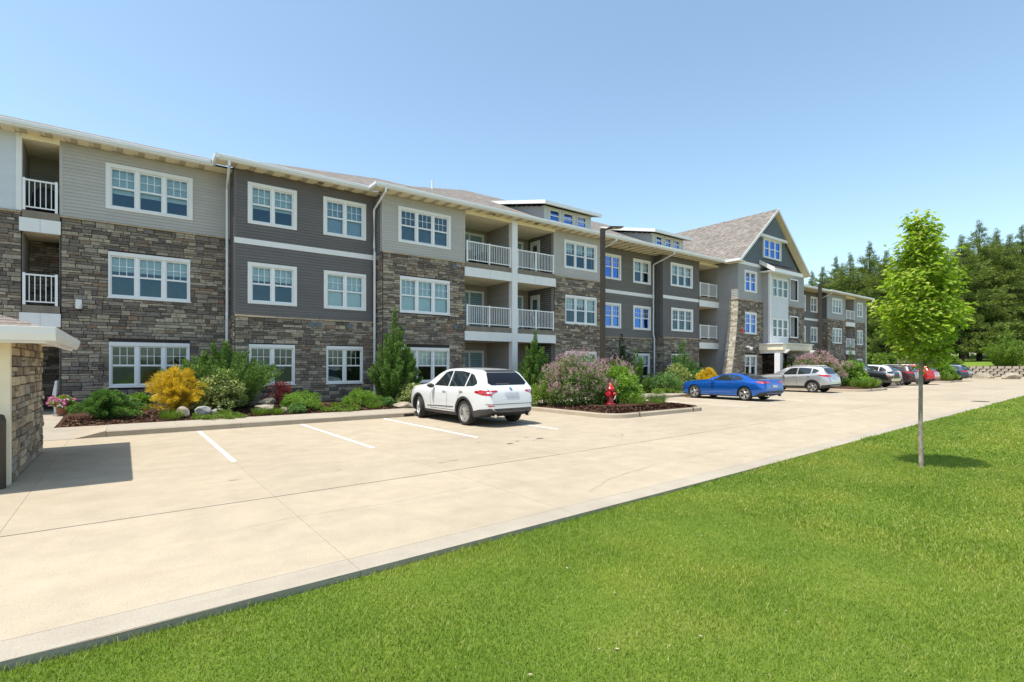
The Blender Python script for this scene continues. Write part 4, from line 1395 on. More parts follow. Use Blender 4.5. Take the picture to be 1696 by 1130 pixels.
# downspouts
def downspout(x, ye, yw, jog=None, x2=None, zb=.35):
    x2 = x if x2 is None else x2
    p = [(x, ye - .06, SOF + .02), (x, ye - .05, SOF - .14), (x2, yw - .08, SOF - .62), (x2, yw - .06, SOF - .75)]
    if jog:
        p += [(x2, yw - .06, jog + .25), (x2 - .02, yw - .16, jog - .02), (x2 - .02, yw - .16, zb)]
    else:
        p += [(x2, yw - .06, zb)]
    MB().tube(p, .048, 6).build('downspout', 'gutter', roof)
downspout(3.05, 21.1, 22.45, 3.7, 3.17)
downspout(8.72, 20.35, 21.62, 6.7, 8.72)
downspout(22.9, 20.35, 21.98, 3.62, 22.72)
downspout(28.5, 20.35, 21.98, 3.62, 28.42)
downspout(46.6, 22.0, 23.18); downspout(56.6, 22.0, 23.1, 3.6, 56.6); downspout(67.3, 21.8, 22.4, None, 66.8)
# roof vents
MB().lathe([(.20, 0), (.20, .12), (.27, .13), (.25, .25), (.12, .36), (.02, .38)], 16, (4.05, 30.5, roof_z(4.05, 30.5) - .02)).build('roof_vent', 'plastic', roof)
for x, y, h in ((6.6, 27.0, .45), (13.2, 24.6, .5), (25.5, 25.0, .5)):
    MB().lathe([(.055, 0), (.055, h), (.045, h)], 10, (x, y, roof_z(x, y) - .05)).build('vent_pipe', 'gutter', roof)
# recessed soffit lights
for x, y in ((6.4, 21.4), (14.5, 20.7), (17.2, 20.7), (25.2, 21.2), (27.6, 21.2), (34.6, 20.8)):
    MB().lathe([(.09, SOF - .03), (.11, SOF - .012), (.11, SOF + .01)], 14, (x, y, 0)).build('soffit_light', 'slab_edge', roof)

# shed dormers
def dormer(x0, x1, yf, zt, win_glass):
    zb = roof_z((x0 + x1) / 2, yf) - .1
    ws = []
    n = 3
    w = (x1 - x0 - .5) / n
    for k in range(n):
        a = x0 + .25 + k * w + .10
        ws.append((a, a + w - .2, zb + .06, zt - .08))
    dm = wall_part('dormer', x0, x1, zb, zt, yf, [hole(*q, trim=.05) for q in ws], 'trim_cool', roof)
    for q in ws:
        window(*q, 1, yf, .05, None, win_glass, ('closed', .0), parent=dm if False else APT, grid=False)
    yk = yf + (zt + .1 - zb) / (PI_ - .24) * .9
    sdw = MB().prism([(yf + .2, zb - .1), (yf + .2, zt), (yf + 5.5, zt + 5.3 * .24), (yf + 5.5, zb + 5.3 * PI_ - .3)], 'x', x0, x0 + .1).build('dormer_side', 'siding_sun', roof, fix=True)
    mb = MB(); z = zb
    while z < zt + 1.2:
        ya = max(yf, yf + (z + .10 - zt) / .24); yb_ = yf + (z - zb + .16) / PI_
        ya = min(ya, yb_)
        if yb_ - ya > .05:
            mb.hexa([(x0 - .015, ya, z), (x0, ya, z), (x0, yb_, z), (x0 - .015, yb_, z), (x0 - .004, ya, z + .11), (x0, ya, z + .11), (x0, yb_, z + .11), (x0 - .004, yb_, z + .11)])
        z += .11
    mb.build('siding', 'siding_sun', sdw, kind='stuff')
    e0, e1 = x0 - .35, x1 + .35
    yo = yf - .5
    L = 6.6
    zr = lambda y: zt + .02 + (y - yo) * .24
    m = MB().hexa([(e0, yo, zr(yo) + .02), (e1, yo, zr(yo) + .02), (e1, yo + L, zr(yo + L) + .02), (e0, yo + L, zr(yo + L) + .02), (e0, yo, zr(yo) + .09), (e1, yo, zr(yo) + .09), (e1, yo + L, zr(yo + L) + .09), (e0, yo + L, zr(yo + L) + .09)])
    me = m.mesh('dormer_roof', 'shingle'); planar_uv(me, lambda c: c[:, :2]); put('dormer_roof', me, roof)
    MB().hexa([(e0 - .03, yo - .03, zr(yo) - .1), (e1 + .03, yo - .03, zr(yo) - .1), (e1 + .03, yo, zr(yo) - .1), (e0 - .03, yo, zr(yo) - .1), (e0 - .03, yo - .03, zr(yo) + .08), (e1 + .03, yo - .03, zr(yo) + .08), (e1 + .03, yo, zr(yo) + .08), (e0 - .03, yo, zr(yo) + .08)]).build('dormer_fascia', 'gutter', roof)
    for x in (e0 - .03, e1):
        MB().hexa([(x, yo, zr(yo) - .1), (x + .03, yo, zr(yo) - .1), (x + .03, yo + L, zr(yo + L) - .1), (x, yo + L, zr(yo + L) - .1), (x, yo, zr(yo) + .1), (x + .03, yo, zr(yo) + .1), (x + .03, yo + L, zr(yo + L) + .1), (x, yo + L, zr(yo + L) + .1)]).build('dormer_rake', 'gutter', roof)
    MB().hexa([(e0, yo, zr(yo) - .04), (e1, yo, zr(yo) - .04), (e1, yf + .05, zr(yf) - .04), (e0, yf + .05, zr(yf) - .04), (e0, yo, zr(yo)), (e1, yo, zr(yo)), (e1, yf + .05, zr(yf)), (e0, yf + .05, zr(yf))]).build('dormer_soffit', 'soffit', roof)
dormer(18.25, 21.85, 21.3, 10.5, 'glass_blue')
dormer(27.5, 30.85, 21.3, 10.45, 'glass_blue')
dormer(51.5, 55.5, 24.4, 10.85, 'glass_low')

# ------------------------------------------------------------------ stone garage at the left edge
GAR = thing('garage', 'low stone garage with cream jamb and shingled hip roof, left edge', 'garage', (-4, 12.4, 0))
gwm = MB().box(-9, -1.36, 10.62, 14.22, 0, 2.18).build('stone_wall', 'mortar', GAR)
gst = []
stone_rows(gwm, 10.70, 14.25, 0.02, 2.17, -1.36, facing='+x', sink=gst, size=1.12)
lay_stones(gst, 'stone_tan', 300)
MB().box(-1.75, -1.345, 10.54, 10.70, 0, 2.18).build('jamb', 'cream', GAR)
MB().box(-9, -1.75, 10.60, 10.64, 0, 2.18).build('garage_door', 'trim_cool', GAR)
MB().lathe([(.11, 0), (.11, .98), (.09, 1.05), (.02, 1.08)], 18, (-1.46, 10.3, 0)).build('bollard', 'bronze', smooth=False)
bol = bpy.data.objects['bollard']; tag(bol, 'dark bronze bollard post guarding the stone garage corner', 'bollard')
ex, ey0, ey1 = -.92, 9.98, 14.85
gr = MB()
gr.box(-9, ex, ey0, ey1, 2.18, 2.21)
gr.build('soffit', 'soffit', GAR)
for b in ((-9, ex + .02, ey0 - .02, ey0 + .01, 2.08, 2.3), (ex - .01, ex + .02, ey0 + .011, ey1, 2.08, 2.3)):
    MB().box(*b).build('fascia', 'trim', GAR)
MB().prism([(ey0 - .14, 2.21), (ey0 - .15, 2.31), (ey0 - .021, 2.32), (ey0 - .021, 2.12), (ey0 - .1, 2.12)], 'x', -9, ex + .14).build('gutter', 'gutter', GAR, fix=True)
MB().prism([(ex + .14, 2.21), (ex + .15, 2.31), (ex + .021, 2.32), (ex + .021, 2.12), (ex + .1, 2.12)], 'y', ey0 - .02, ey1).build('gutter', 'gutter', GAR, fix=True)
ym = (ey0 + ey1) / 2; rh = 2.3 + .36 * (ym - ey0)
rr_ = MB()
rr_.poly([(-9, ey0 - .03, 2.3), (ex + .03, ey0 - .03, 2.3), (ex - (ym - ey0), ym, rh), (-9, ym, rh)])
rr_.poly([(ex + .03, ey0 - .03, 2.3), (ex + .03, ey1, 2.3), (ex - (ym - ey0), ym, rh)])
rr_.poly([(ex + .03, ey1, 2.3), (-9, ey1, 2.3), (-9, ym, rh), (ex - (ym - ey0), ym, rh)])
me = rr_.mesh('hip_roof', 'shingle'); planar_uv(me, lambda c: np.stack([c[:, 0], c[:, 1]], 1)); groof = put('hip_roof', me, GAR)
# shingle courses near the eave are big enough to see
for k in range(9):
    y = ey0 - .03 + .14 * k; z = 2.305 + .36 * (.14 * k)
    MB().hexa([(-6, y, z), (ex - .14 * k, y, z), (ex - .14 * k - .14, y + .16, z + .058), (-6, y + .16, z + .058), (-6, y, z + .012), (ex - .14 * k, y, z + .012), (ex - .14 * k - .14, y + .16, z + .062), (-6, y + .16, z + .062)]).build('shingle_course', 'shingle_flat', groof)
# ------------------------------------------------------------------ vehicles
def curve(pts):
    """smooth monotone-ish interpolation through (x, v)"""
    xs = [p[0] for p in pts]; vs_ = [p[1] for p in pts]
    n = len(xs)
    dl = [(vs_[i + 1] - vs_[i]) / (xs[i + 1] - xs[i]) for i in range(n - 1)]
    m = [dl[0]] + [0 if dl[i - 1] * dl[i] <= 0 else 2 * dl[i - 1] * dl[i] / (dl[i - 1] + dl[i]) for i in range(1, n - 1)] + [dl[-1]]
    def f(x):
        if x <= xs[0]: return vs_[0]
        if x >= xs[-1]: return vs_[-1]
        i = max(k for k in range(n - 1) if xs[k] <= x)
        h = xs[i + 1] - xs[i]; t = (x - xs[i]) / h
        return ((1 + 2 * t) * (1 - t) ** 2 * vs_[i] + t * (1 - t) ** 2 * h * m[i] + t * t * (3 - 2 * t) * vs_[i + 1] + t * t * (t - 1) * h * m[i + 1])
    return f

def ring_half(w, wr, zb, zbelt, zt, shoulder):
    hu = zt - zbelt; hl = zbelt - zb
    P = [(0, zb), (w * .55, zb), (w - .10, zb + .012), (w - .028, zb + .07), (w - .004, zb + .34 * hl), (w, zb + .58 * hl), (w - .012 - shoulder * .3, zb + .86 * hl), (w - .05 - shoulder, zbelt)]
    yb = w - .05 - shoulder
    P += [(yb + (wr - yb) * .30, zbelt + .28 * hu), (yb + (wr - yb) * .68, zbelt + .62 * hu), (yb + (wr - yb) * .97, zbelt + .86 * hu), (wr * .88, zbelt + .955 * hu), (wr * .55, zt - .008 * min(1, hu * 4)), (0, zt)]
    # resample with Catmull-Rom
    out = []
    n = len(P)
    for i in range(n - 1):
        p0, p1, p2, p3 = P[max(i - 1, 0)], P[i], P[i + 1], P[min(i + 2, n - 1)]
        for k in range(3):
            t = k / 3
            q = []
            for c in (0, 1):
                a = -.5 * p0[c] + 1.5 * p1[c] - 1.5 * p2[c] + .5 * p3[c]; b = p0[c] - 2.5 * p1[c] + 2 * p2[c] - .5 * p3[c]; d = -.5 * p0[c] + .5 * p2[c]
                q.append(((a * t + b) * t + d) * t + p1[c])
            out.append((max(0, q[0]), q[1]))
    out.append(P[-1])
    return out

def body_mesh(S):
    """closed lofted body, x forward"""
    top, belt, bot, wid, rof = (curve(S[k]) for k in ('top', 'belt', 'bot', 'wid', 'rof'))
    L = S['L']
    xs = sorted(set([0, .02, .05, .09, .14, .2] + [.28 + (L - .56) * k / 52 for k in range(53)] + [L - .2, L - .14, L - .09, L - .05, L - .02, L]))
    V, F = [], []
    for x in xs:
        h = ring_half(wid(x), min(rof(x), wid(x) - .03), bot(x), min(belt(x), top(x) - .012), top(x), S.get('shoulder', .02))
        ring = [(x, y, z) for y, z in h] + [(x, -y, z) for y, z in h[-2:0:-1]]
        V += ring
    n = len(V) // len(xs)
    for i in range(len(xs) - 1):
        for k in range(n):
            k2 = (k + 1) % n
            F.append((i * n + k, (i + 1) * n + k, (i + 1) * n + k2, i * n + k2))
    F.append(tuple(range(n))); F.append(tuple((len(xs) - 1) * n + k for k in range(n - 1, -1, -1)))
    # S['L'] runs from the nose (x=0) back; flip so that the nose points to +x and the origin is mid-length
    V = [(L / 2 - x, y, z) for x, y, z in V]
    me = bpy.data.meshes.new('body'); me.from_pydata(V, [], F)
    bm = bmesh.new(); bm.from_mesh(me); bmesh.ops.recalc_face_normals(bm, faces=bm.faces); bm.to_mesh(me)
    bvh = BVHTree.FromBMesh(bm); bm.free()
    return me, bvh

def decal(bvh, L, poly, axis, off=.006, step=.07, sign=1):
    """patch lying on the body: polygon drawn in side (s, z) / rear ('b', y z) / front ('f') / top ('t', s y) view; s counts from the nose"""
    pts = []
    for (a, b), (c, d) in zip(poly, poly[1:] + poly[:1]):
        n = max(1, int(math.hypot(c - a, d - b) / step))
        pts += [(a + (c - a) * k / n, b + (d - b) * k / n) for k in range(n)]
    nb = len(pts)
    x0, x1 = min(p[0] for p in pts), max(p[0] for p in pts); y0, y1 = min(p[1] for p in pts), max(p[1] for p in pts)
    gx = x0 + step * .5
    allp = list(pts)
    while gx < x1:
        gy = y0 + step * .5
        while gy < y1:
            allp.append((gx, gy)); gy += step
        gx += step
    r = geometry.delaunay_2d_cdt([Vector(p) for p in allp], [(i, (i + 1) % nb) for i in range(nb)], [list(range(nb))], 1, 1e-5)
    V2, F2 = r[0], r[2]
    V, ok = [], []
    for p in V2:
        if axis == 's':
            o, d = Vector((L / 2 - p[0], 3 * sign, p[1])), Vector((0, -sign, 0))
        elif axis == 'b':
            o, d = Vector((-L, p[0], p[1])), Vector((1, 0, 0))
        elif axis == 'f':
            o, d = Vector((L, p[0], p[1])), Vector((-1, 0, 0))
        else:
            o, d = Vector((L / 2 - p[0], p[1], 4)), Vector((0, 0, -1))
        h = bvh.ray_cast(o, d)
        if h[0] is None:
            V.append((0, 0, 0)); ok.append(False)
        else:
            V.append(tuple(h[0] + (h[1] if h[1].dot(d) < 0 else -h[1]) * off)); ok.append(True)
    me = bpy.data.meshes.new('patch')
    me.from_pydata(V, [], [f for f in F2 if all(ok[i] for i in f)])
    me.polygons.foreach_set('use_smooth', [True] * len(me.polygons))
    return me

def strip(pts, w):
    """thin polygon along a polyline"""
    L_, R_ = [], []
    for i, p in enumerate(pts):
        a = pts[max(i - 1, 0)]; b = pts[min(i + 1, len(pts) - 1)]
        dx, dy = b[0] - a[0], b[1] - a[1]; l = math.hypot(dx, dy) or 1
        L_.append((p[0] - dy / l * w, p[1] + dx / l * w)); R_.append((p[0] + dy / l * w, p[1] - dx / l * w))
    return L_ + R_[::-1]

WHEELS = {}
def wheel_meshes(r, w, style):
    key = (r, w, style)
    if key in WHEELS:
        return WHEELS[key]
    ri = r * .72
    ty = MB().lathe([(ri, -w * .42), (ri + .02, -w * .5), (r - .035, -w * .5), (r - .008, -w * .40), (r, -w * .2), (r, w * .2), (r - .008, w * .40), (r - .035, w * .5), (ri + .02, w * .5), (ri, w * .42)], 36, axis='y', cap=False).mesh('wheel', 'tyre', True, fix=True)
    rm_ = MB()
    rm_.lathe([(ri * 1.0, w * .40), (ri * 1.0, w * .44), (ri * .93, w * .44), (ri * .90, w * .30)], 36, axis='y', cap=False)
    rm_.lathe([(.0, w * .38), (.045, w * .38), (.05, w * .26)], 14, axis='y')
    nsp = {'five': 5, 'ten': 10, 'six': 6}[style]
    for k in range(nsp):
        a = 2 * math.pi * k / nsp
        for da in ((-.17, .17) if style != 'ten' else (-.09, .09)):
            wd_ = .034 if style == 'five' else .028 if style == 'six' else .016
            a1 = a + da * (1.0 if style != 'ten' else 1.6)
            c0, s0, c1, s1 = math.cos(a), math.sin(a), math.cos(a1), math.sin(a1)
            p0 = (.03 * c0, .03 * s0); p1 = (ri * .95 * c1, ri * .95 * s1)
            nx_, nz_ = -s1 * wd_, c1 * wd_
            y0, y1 = w * .28, w * .39
            rm_.hexa([(p0[0] - nx_, y0, p0[1] - nz_), (p1[0] - nx_, y0, p1[1] - nz_), (p1[0] + nx_, y0, p1[1] + nz_), (p0[0] + nx_, y0, p0[1] + nz_),
                      (p0[0] - nx_ * .6, y1, p0[1] - nz_ * .6), (p1[0] - nx_ * .6, y1, p1[1] - nz_ * .6), (p1[0] + nx_ * .6, y1, p1[1] + nz_ * .6), (p0[0] + nx_ * .6, y1, p0[1] + nz_ * .6)])
    rim = rm_.mesh('rim', 'rim', False, fix=True)
    drum = MB().lathe([(ri * .98, -w * .4), (ri * .98, w * .2), (ri * .5, w * .12), (.0, w * .12)], 28, axis='y').mesh('brake', 'rim_dark', True, fix=True)
    WHEELS[key] = (ty, rim, drum)
    return WHEELS[key]

def car(name, label, cat, S, paint, x, y, head, group='cars parked in the bays', steer=0.):
    """x, y = middle of the car on the ground, head = compass angle of the nose in world degrees (90 = +Y)"""
    L = S['L']
    root = thing(name, label, cat, (x, y, gz(x)), R(head), group)
    me, bvh = body_mesh(S)
    r, tw = S['r'], S['tw']
    # wheel wells
    tmp = bpy.data.objects.new('body', me); COL.objects.link(tmp)
    cm = MB()
    W2_ = max(v for _, v in S['wid'])
    wells = [(L / 2 - S['fa'], s) for s in (1, -1)] + [(L / 2 - S['ra'], s) for s in (1, -1)]
    for wx, s in wells:
        ya, yb = (W2_ - .36, W2_ + .2) if s > 0 else (-W2_ - .2, -W2_ + .36)
        rr = r + S.get('gap', .045)
        prof = [(wx + rr * math.cos(a), r + rr * math.sin(a)) for a in [2 * math.pi * k / 40 for k in range(40)]]
        cm.prism(prof, 'y', ya, yb)
    cme = cm.mesh('cutter', None, fix=True)
    co = bpy.data.objects.new('cutter', cme); COL.objects.link(co)
    mod = tmp.modifiers.new('wells', 'BOOLEAN'); mod.object = co; mod.operation = 'DIFFERENCE'; mod.solver = 'EXACT'
    dg = bpy.context.evaluated_depsgraph_get(); dg.update()
    nm_ = bpy.data.meshes.new_from_object(tmp.evaluated_get(dg))
    bpy.data.objects.remove(co); bpy.data.objects.remove(tmp)
    nm_.materials.clear(); nm_.materials.append(M[paint]); nm_.materials.append(M['plastic'])
    bot = curve(S['bot'])
    for p in nm_.polygons:
        p.use_smooth = True
        c = p.center; xs_ = L / 2 - c.x
        inside = any(math.hypot(c.x - wx, c.z - r) < r + S.get('gap', .045) + .004 and c.y * s > 0 for wx, s in wells)
        p.material_index = 1 if (inside or c.z < bot(xs_) + .09) else 0
    try:
        nm_.set_sharp_from_angle(angle=R(38))
    except Exception:
        pass
    body = put('body', nm_, root, world=False)
    def patch(pname, poly, axis, mat, both=True, off=.006, step=.07, par=None):
        for s in ((1, -1) if both and axis == 's' else (1,)):
            m = decal(bvh, L, poly, axis, off, step, s)
            m.materials.append(M[mat]); put(pname, m, par or root, world=False)
        if both and axis in 'bf':
            m = decal(bvh, L, [(-a, b) for a, b in poly][::-1], axis, off, step)
            m.materials.append(M[mat]); put(pname, m, par or root, world=False)
    for poly in S['glass']:
        patch('side_window', poly, 's', S.get('tint', 'car_glass'))
    patch('windscreen', S['screen'], 't', 'car_glass', False)
    if 'rear' in S:
        patch('rear_window', S['rear'], S.get('rear_axis', 'b'), 'car_glass_dark', False, .008)
    for pts in S.get('seams', []):
        patch('door_seam', strip(pts, .006), 's', 'seam', True, .0035, .12)
    for nm2, poly, axis, mat in S.get('bits', []):
        both = not (axis in 'bf' and min(p[0] for p in poly) < 0)
        patch(nm2, poly, axis, mat, both, .009 if nm2 != 'plate' else .014, .06)
    if S.get('arch'):
        for ax in (S['fa'], S['ra']):
            ro, ri_ = r + S['gap'] + .065, r + S['gap'] - .004
            poly = [(ax + ro * math.cos(a), r + ro * math.sin(a)) for a in [R(-25 + 230 * k / 24) for k in range(25)]]
            poly += [(ax + ri_ * math.cos(a), r + ri_ * math.sin(a)) for a in [R(-25 + 230 * k / 24) for k in range(24, -1, -1)]]
            poly = [(px, max(pz, .24)) for px, pz in poly]
            patch('wheel_arch_trim', poly, 's', 'plastic', True, .01, .05)
    # wheels
    ty, rim, drum = wheel_meshes(r, tw, S['rim'])
    for wx, s in wells:
        st_ = steer if wx > 0 else 0
        w = put('wheel', ty, root, (wx, s * (W2_ - tw / 2 - .025), r), (0, 0, R(st_) + (math.pi if s < 0 else 0)), world=False)
        put('rim', rim, w, world=False); put('brake', drum, w, world=False)
    # mirrors
    mx, mz = S['mirror']
    for s in (1, -1):
        m = MB(); yy = curve(S['wid'])(mx)
        for k in range(7):
            t = k / 6; sc = math.sin(math.pi * (.18 + .72 * t)) 
            for a in range(10):
                A = 2 * math.pi * a / 10
                m.v.append((L / 2 - mx + .085 * sc * math.cos(A) - .03 * t, s * (yy - .03 + .25 * t), mz + .075 * sc * math.sin(A) + .02 * t))
        for k in range(6):
            for a in range(10):
                b = (a + 1) % 10
                m.f.append((k * 10 + a, k * 10 + b, k * 10 + 10 + b, k * 10 + 10 + a))
        m.f.append(tuple(range(10))); m.f.append(tuple(60 + k for k in range(9, -1, -1)))
        m.build('mirror', S.get('mirror_mat', paint), root, True, True, world=False)
    # handles
    for hx, hz in S.get('handles', []):
        for s in (1, -1):
            h = bvh.ray_cast(Vector((L / 2 - hx, 3 * s, hz)), Vector((0, -s, 0)))
            if h[0] is not None:
                c = h[0]
                MB().hexa([(c.x - .11, c.y - .01, hz - .014), (c.x + .11, c.y - .01, hz - .014), (c.x + .11, c.y + .01, hz - .014), (c.x - .11, c.y + .01, hz - .014),
                           (c.x - .10, c.y + s * .035 - .008, hz + .016), (c.x + .10, c.y + s * .035 - .008, hz + .016), (c.x + .10, c.y + s * .035 + .008, hz + .016), (c.x - .10, c.y + s * .035 + .008, hz + .016)]).build('door_handle', S.get('handle_mat', paint), root, fix=True, world=False)
    if 'rails' in S:
        a, b, rz = S['rails']
        for s in (1, -1):
            yy = curve(S['rof'])((a + b) / 2) * .86
            zt = curve(S['top'])
            MB().tube([(L / 2 - a, s * yy, zt(a) - .05), (L / 2 - a - .12, s * yy, zt(a + .12) + rz), (L / 2 - (a + b) / 2, s * yy, zt((a + b) / 2) + rz - .02), (L / 2 - b + .12, s * yy, zt(b - .12) + rz), (L / 2 - b, s * yy, zt(b) - .05)], .017, 6).build('roof_rail', S.get('rail_mat', 'rim'), root, world=False)
    for ex_ in S.get('exhaust', []):
        for s in (1, -1):
            MB().lathe([(.048, 0), (.048, .16), (.040, .16), (.040, .01)], 12, (-L / 2 - .0, s * ex_, S.get('exz', .30)), 'x').build('exhaust', 'chrome', root, fix=True, world=False)
    return root

suv = dict(L=5.0, r=.375, tw=.26, fa=.98, ra=3.87, gap=.05, rim='ten', arch=True, sill=.16, shoulder=.03,
    top=[(0, .86), (.06, .98), (.25, 1.05), (.8, 1.12), (1.38, 1.19), (1.75, 1.38), (2.15, 1.60), (2.5, 1.69), (3.1, 1.715), (3.9, 1.68), (4.35, 1.62), (4.6, 1.42), (4.78, 1.18), (4.9, 1.08), (4.96, .92), (5.0, .62)],
    belt=[(0, .80), (.3, .98), (1.2, 1.07), (2.5, 1.10), (3.7, 1.14), (4.3, 1.19), (4.7, 1.14), (4.9, 1.0), (5.0, .6)],
    bot=[(0, .42), (.15, .30), (.6, .25), (4.3, .25), (4.8, .36), (5.0, .44)],
    wid=[(0, .62), (.1, .76), (.3, .90), (.7, .97), (1.5, .985), (3.5, .995), (4.2, .975), (4.6, .91), (4.85, .83), (5.0, .70)],
    rof=[(0, .55), (.3, .80), (1.2, .86), (1.7, .80), (2.3, .71), (3.2, .70), (4.2, .68), (4.6, .72), (4.8, .80), (5.0, .76)],
    glass=[[(1.98, 1.14), (2.10, 1.24), (2.48, 1.55), (2.70, 1.60), (2.90, 1.61), (2.86, 1.13)], [(2.93, 1.13), (2.97, 1.61), (3.45, 1.60), (3.86, 1.55), (3.82, 1.15)], [(3.89, 1.155), (3.93, 1.54), (4.12, 1.49), (4.36, 1.32), (4.40, 1.24), (4.28, 1.17)]],
    screen=[(1.46, -.70), (1.46, .70), (2.10, .62), (2.10, -.62)], rear=[(-.60, 1.20), (-.70, 1.26), (-.60, 1.50), (-.55, 1.56), (.55, 1.56), (.60, 1.50), (.70, 1.26), (.60, 1.20)],
    tint='car_glass', mirror=(2.02, 1.12), mirror_mat='plastic', handles=[(2.72, .98), (3.70, 1.01)], exhaust=[.62], exz=.33,
    seams=[[(1.86, .42), (1.84, .8), (1.95, 1.12)], [(2.90, .42), (2.91, 1.12)], [(3.48, .62), (3.62, .9), (3.88, 1.12)], [(1.86, .42), (3.38, .42)]],
    bits=[('sill_trim', [(1.44, .24), (1.44, .36), (3.40, .37), (3.40, .24)], 's', 'plastic'), ('chrome_strip', strip([(1.6, .47), (2.3, .50), (3.3, .52)], .013), 's', 'grey_plastic'),
          ('tail_light', [(.94, .99), (.93, 1.04), (.55, 1.06), (.48, 1.03), (.66, .98), (.76, .90), (.88, .92)], 'b', 'lamp_red'), ('tail_light_strip', [(.80, .97), (.82, 1.0), (.62, 1.01), (.66, .985)], 'b', 'lamp_clear'),
          ('tail_light', [(4.60, 1.02), (4.56, 1.07), (4.80, 1.05), (4.93, 1.02), (4.93, .92), (4.84, .93)], 's', 'lamp_red'),
          ('plate', [(-.24, .86), (-.24, .99), (.24, .99), (.24, .86)], 'b', 'plate'), ('emblem', [(.05 * math.cos(a), 1.09 + .042 * math.sin(a)) for a in [2 * math.pi * k / 14 for k in range(14)]] + [], 'b', 'chrome'),
          ('badge', [(-.78, 1.0), (-.78, 1.03), (-.60, 1.03), (-.60, 1.0)], 'b', 'chrome'),
          ('tailgate_seam', [(-.84, .655), (-.84, .67), (.84, .67), (.84, .655)], 'b', 'seam'), ('lower_bumper', [(-.66, .445), (-.80, .54), (.80, .54), (.66, .445)], 'b', 'grey_plastic'),
          ('reflector', [(.66, .60), (.66, .635), (.80, .64), (.80, .605)], 'b', 'lamp_red'), ('lower_bumper', [(4.33, .28), (4.36, .46), (4.60, .51), (4.985, .545), (4.985, .46), (4.75, .37)], 's', 'grey_plastic'),
          ('rear_spoiler', [(-.56, 1.575), (-.50, 1.635), (.50, 1.635), (.56, 1.575)], 'b', 'plastic'), ('wiper', strip([(-.04, 1.225), (.30, 1.24), (.42, 1.235)], .012), 'b', 'grey_plastic'),
          ('headlight', [(.25, .92), (.70, .98), (.78, .94), (.30, .86)], 'f', 'lamp_clear'), ('sunroof', [(2.35, -.45), (2.35, .45), (3.2, .45), (3.2, -.45)], 't', 'car_glass_dark')])
coupe = dict(L=4.78, r=.345, tw=.26, fa=.95, ra=3.76, gap=.04, rim='five', sill=.05, shoulder=.045,
    top=[(0, .70), (.05, .80), (.25, .86), (.9, .95), (1.55, 1.0), (2.0, 1.16), (2.45, 1.30), (2.8, 1.345), (3.2, 1.335), (3.7, 1.215), (4.12, 1.05), (4.4, 1.01), (4.66, 1.045), (4.70, .97), (4.75, .82), (4.78, .6)],
    belt=[(0, .66), (.3, .80), (1.0, .86), (1.8, .915), (2.8, .93), (3.3, .95), (3.8, .975), (4.4, .955), (4.7, .91), (4.78, .58)],
    bot=[(0, .30), (.15, .20), (.6, .17), (4.0, .18), (4.5, .26), (4.78, .36)],
    wid=[(0, .62), (.12, .78), (.35, .90), (.9, .94), (1.7, .925), (2.6, .92), (3.2, .94), (3.8, .955), (4.3, .93), (4.6, .88), (4.78, .80)],
    rof=[(0, .55), (.3, .74), (1.4, .80), (1.8, .76), (2.4, .60), (3.1, .57), (3.7, .62), (4.2, .74), (4.6, .80), (4.78, .74)],
    glass=[[(1.98, .965), (2.38, 1.20), (2.62, 1.245), (2.95, 1.255), (3.06, 1.25), (3.02, .97)], [(3.08, .975), (3.12, 1.245), (3.34, 1.20), (3.58, 1.10), (3.62, 1.05), (3.50, 1.0)]],
    screen=[(1.62, -.66), (1.62, .66), (2.38, .54), (2.38, -.54)], rear=[(3.28, -.50), (3.28, .50), (4.08, .62), (4.08, -.62)], rear_axis='t',
    mirror=(2.0, .97), handles=[(2.95, .84)], exhaust=[.58], exz=.27,
    seams=[[(1.80, .28), (1.76, .6), (1.86, .92)], [(3.04, .95), (3.16, .70), (3.08, .30)], [(1.80, .28), (3.08, .30)]],
    bits=[('tail_light', [(.42, .86), (.42, .96), (.84, .955), (.88, .87)], 'b', 'lamp_red'), ('tail_light', [(4.50, .86), (4.42, .955), (4.72, .96), (4.74, .87)], 's', 'lamp_red'), ('plate', [(-.22, .66), (-.22, .78), (.22, .78), (.22, .66)], 'b', 'plate'),
          ('lower_bumper', [(-.74, .32), (-.80, .50), (.80, .50), (.74, .32)], 'b', 'plastic'), ('lower_bumper', [(4.22, .24), (4.50, .42), (4.77, .46), (4.77, .33)], 's', 'plastic'),
          ('marker_light', [(.20, .50), (.20, .62), (.28, .64), (.28, .50)], 's', 'lamp_red'), ('body_crease', strip([(1.45, .36), (2.2, .40), (3.15, .40)], .012), 's', 'chrome_blue'), ('badge', [(1.42, .70), (1.44, .73), (1.49, .70), (1.44, .69)], 's', 'chrome'), ('headlight', [(.30, .66), (.34, .73), (.78, .72), (.74, .66)], 'f', 'lamp_clear')])
M['chrome_blue'] = plain('chrome_blue', (.06, .18, .62), .25, .4, coat=1.0)
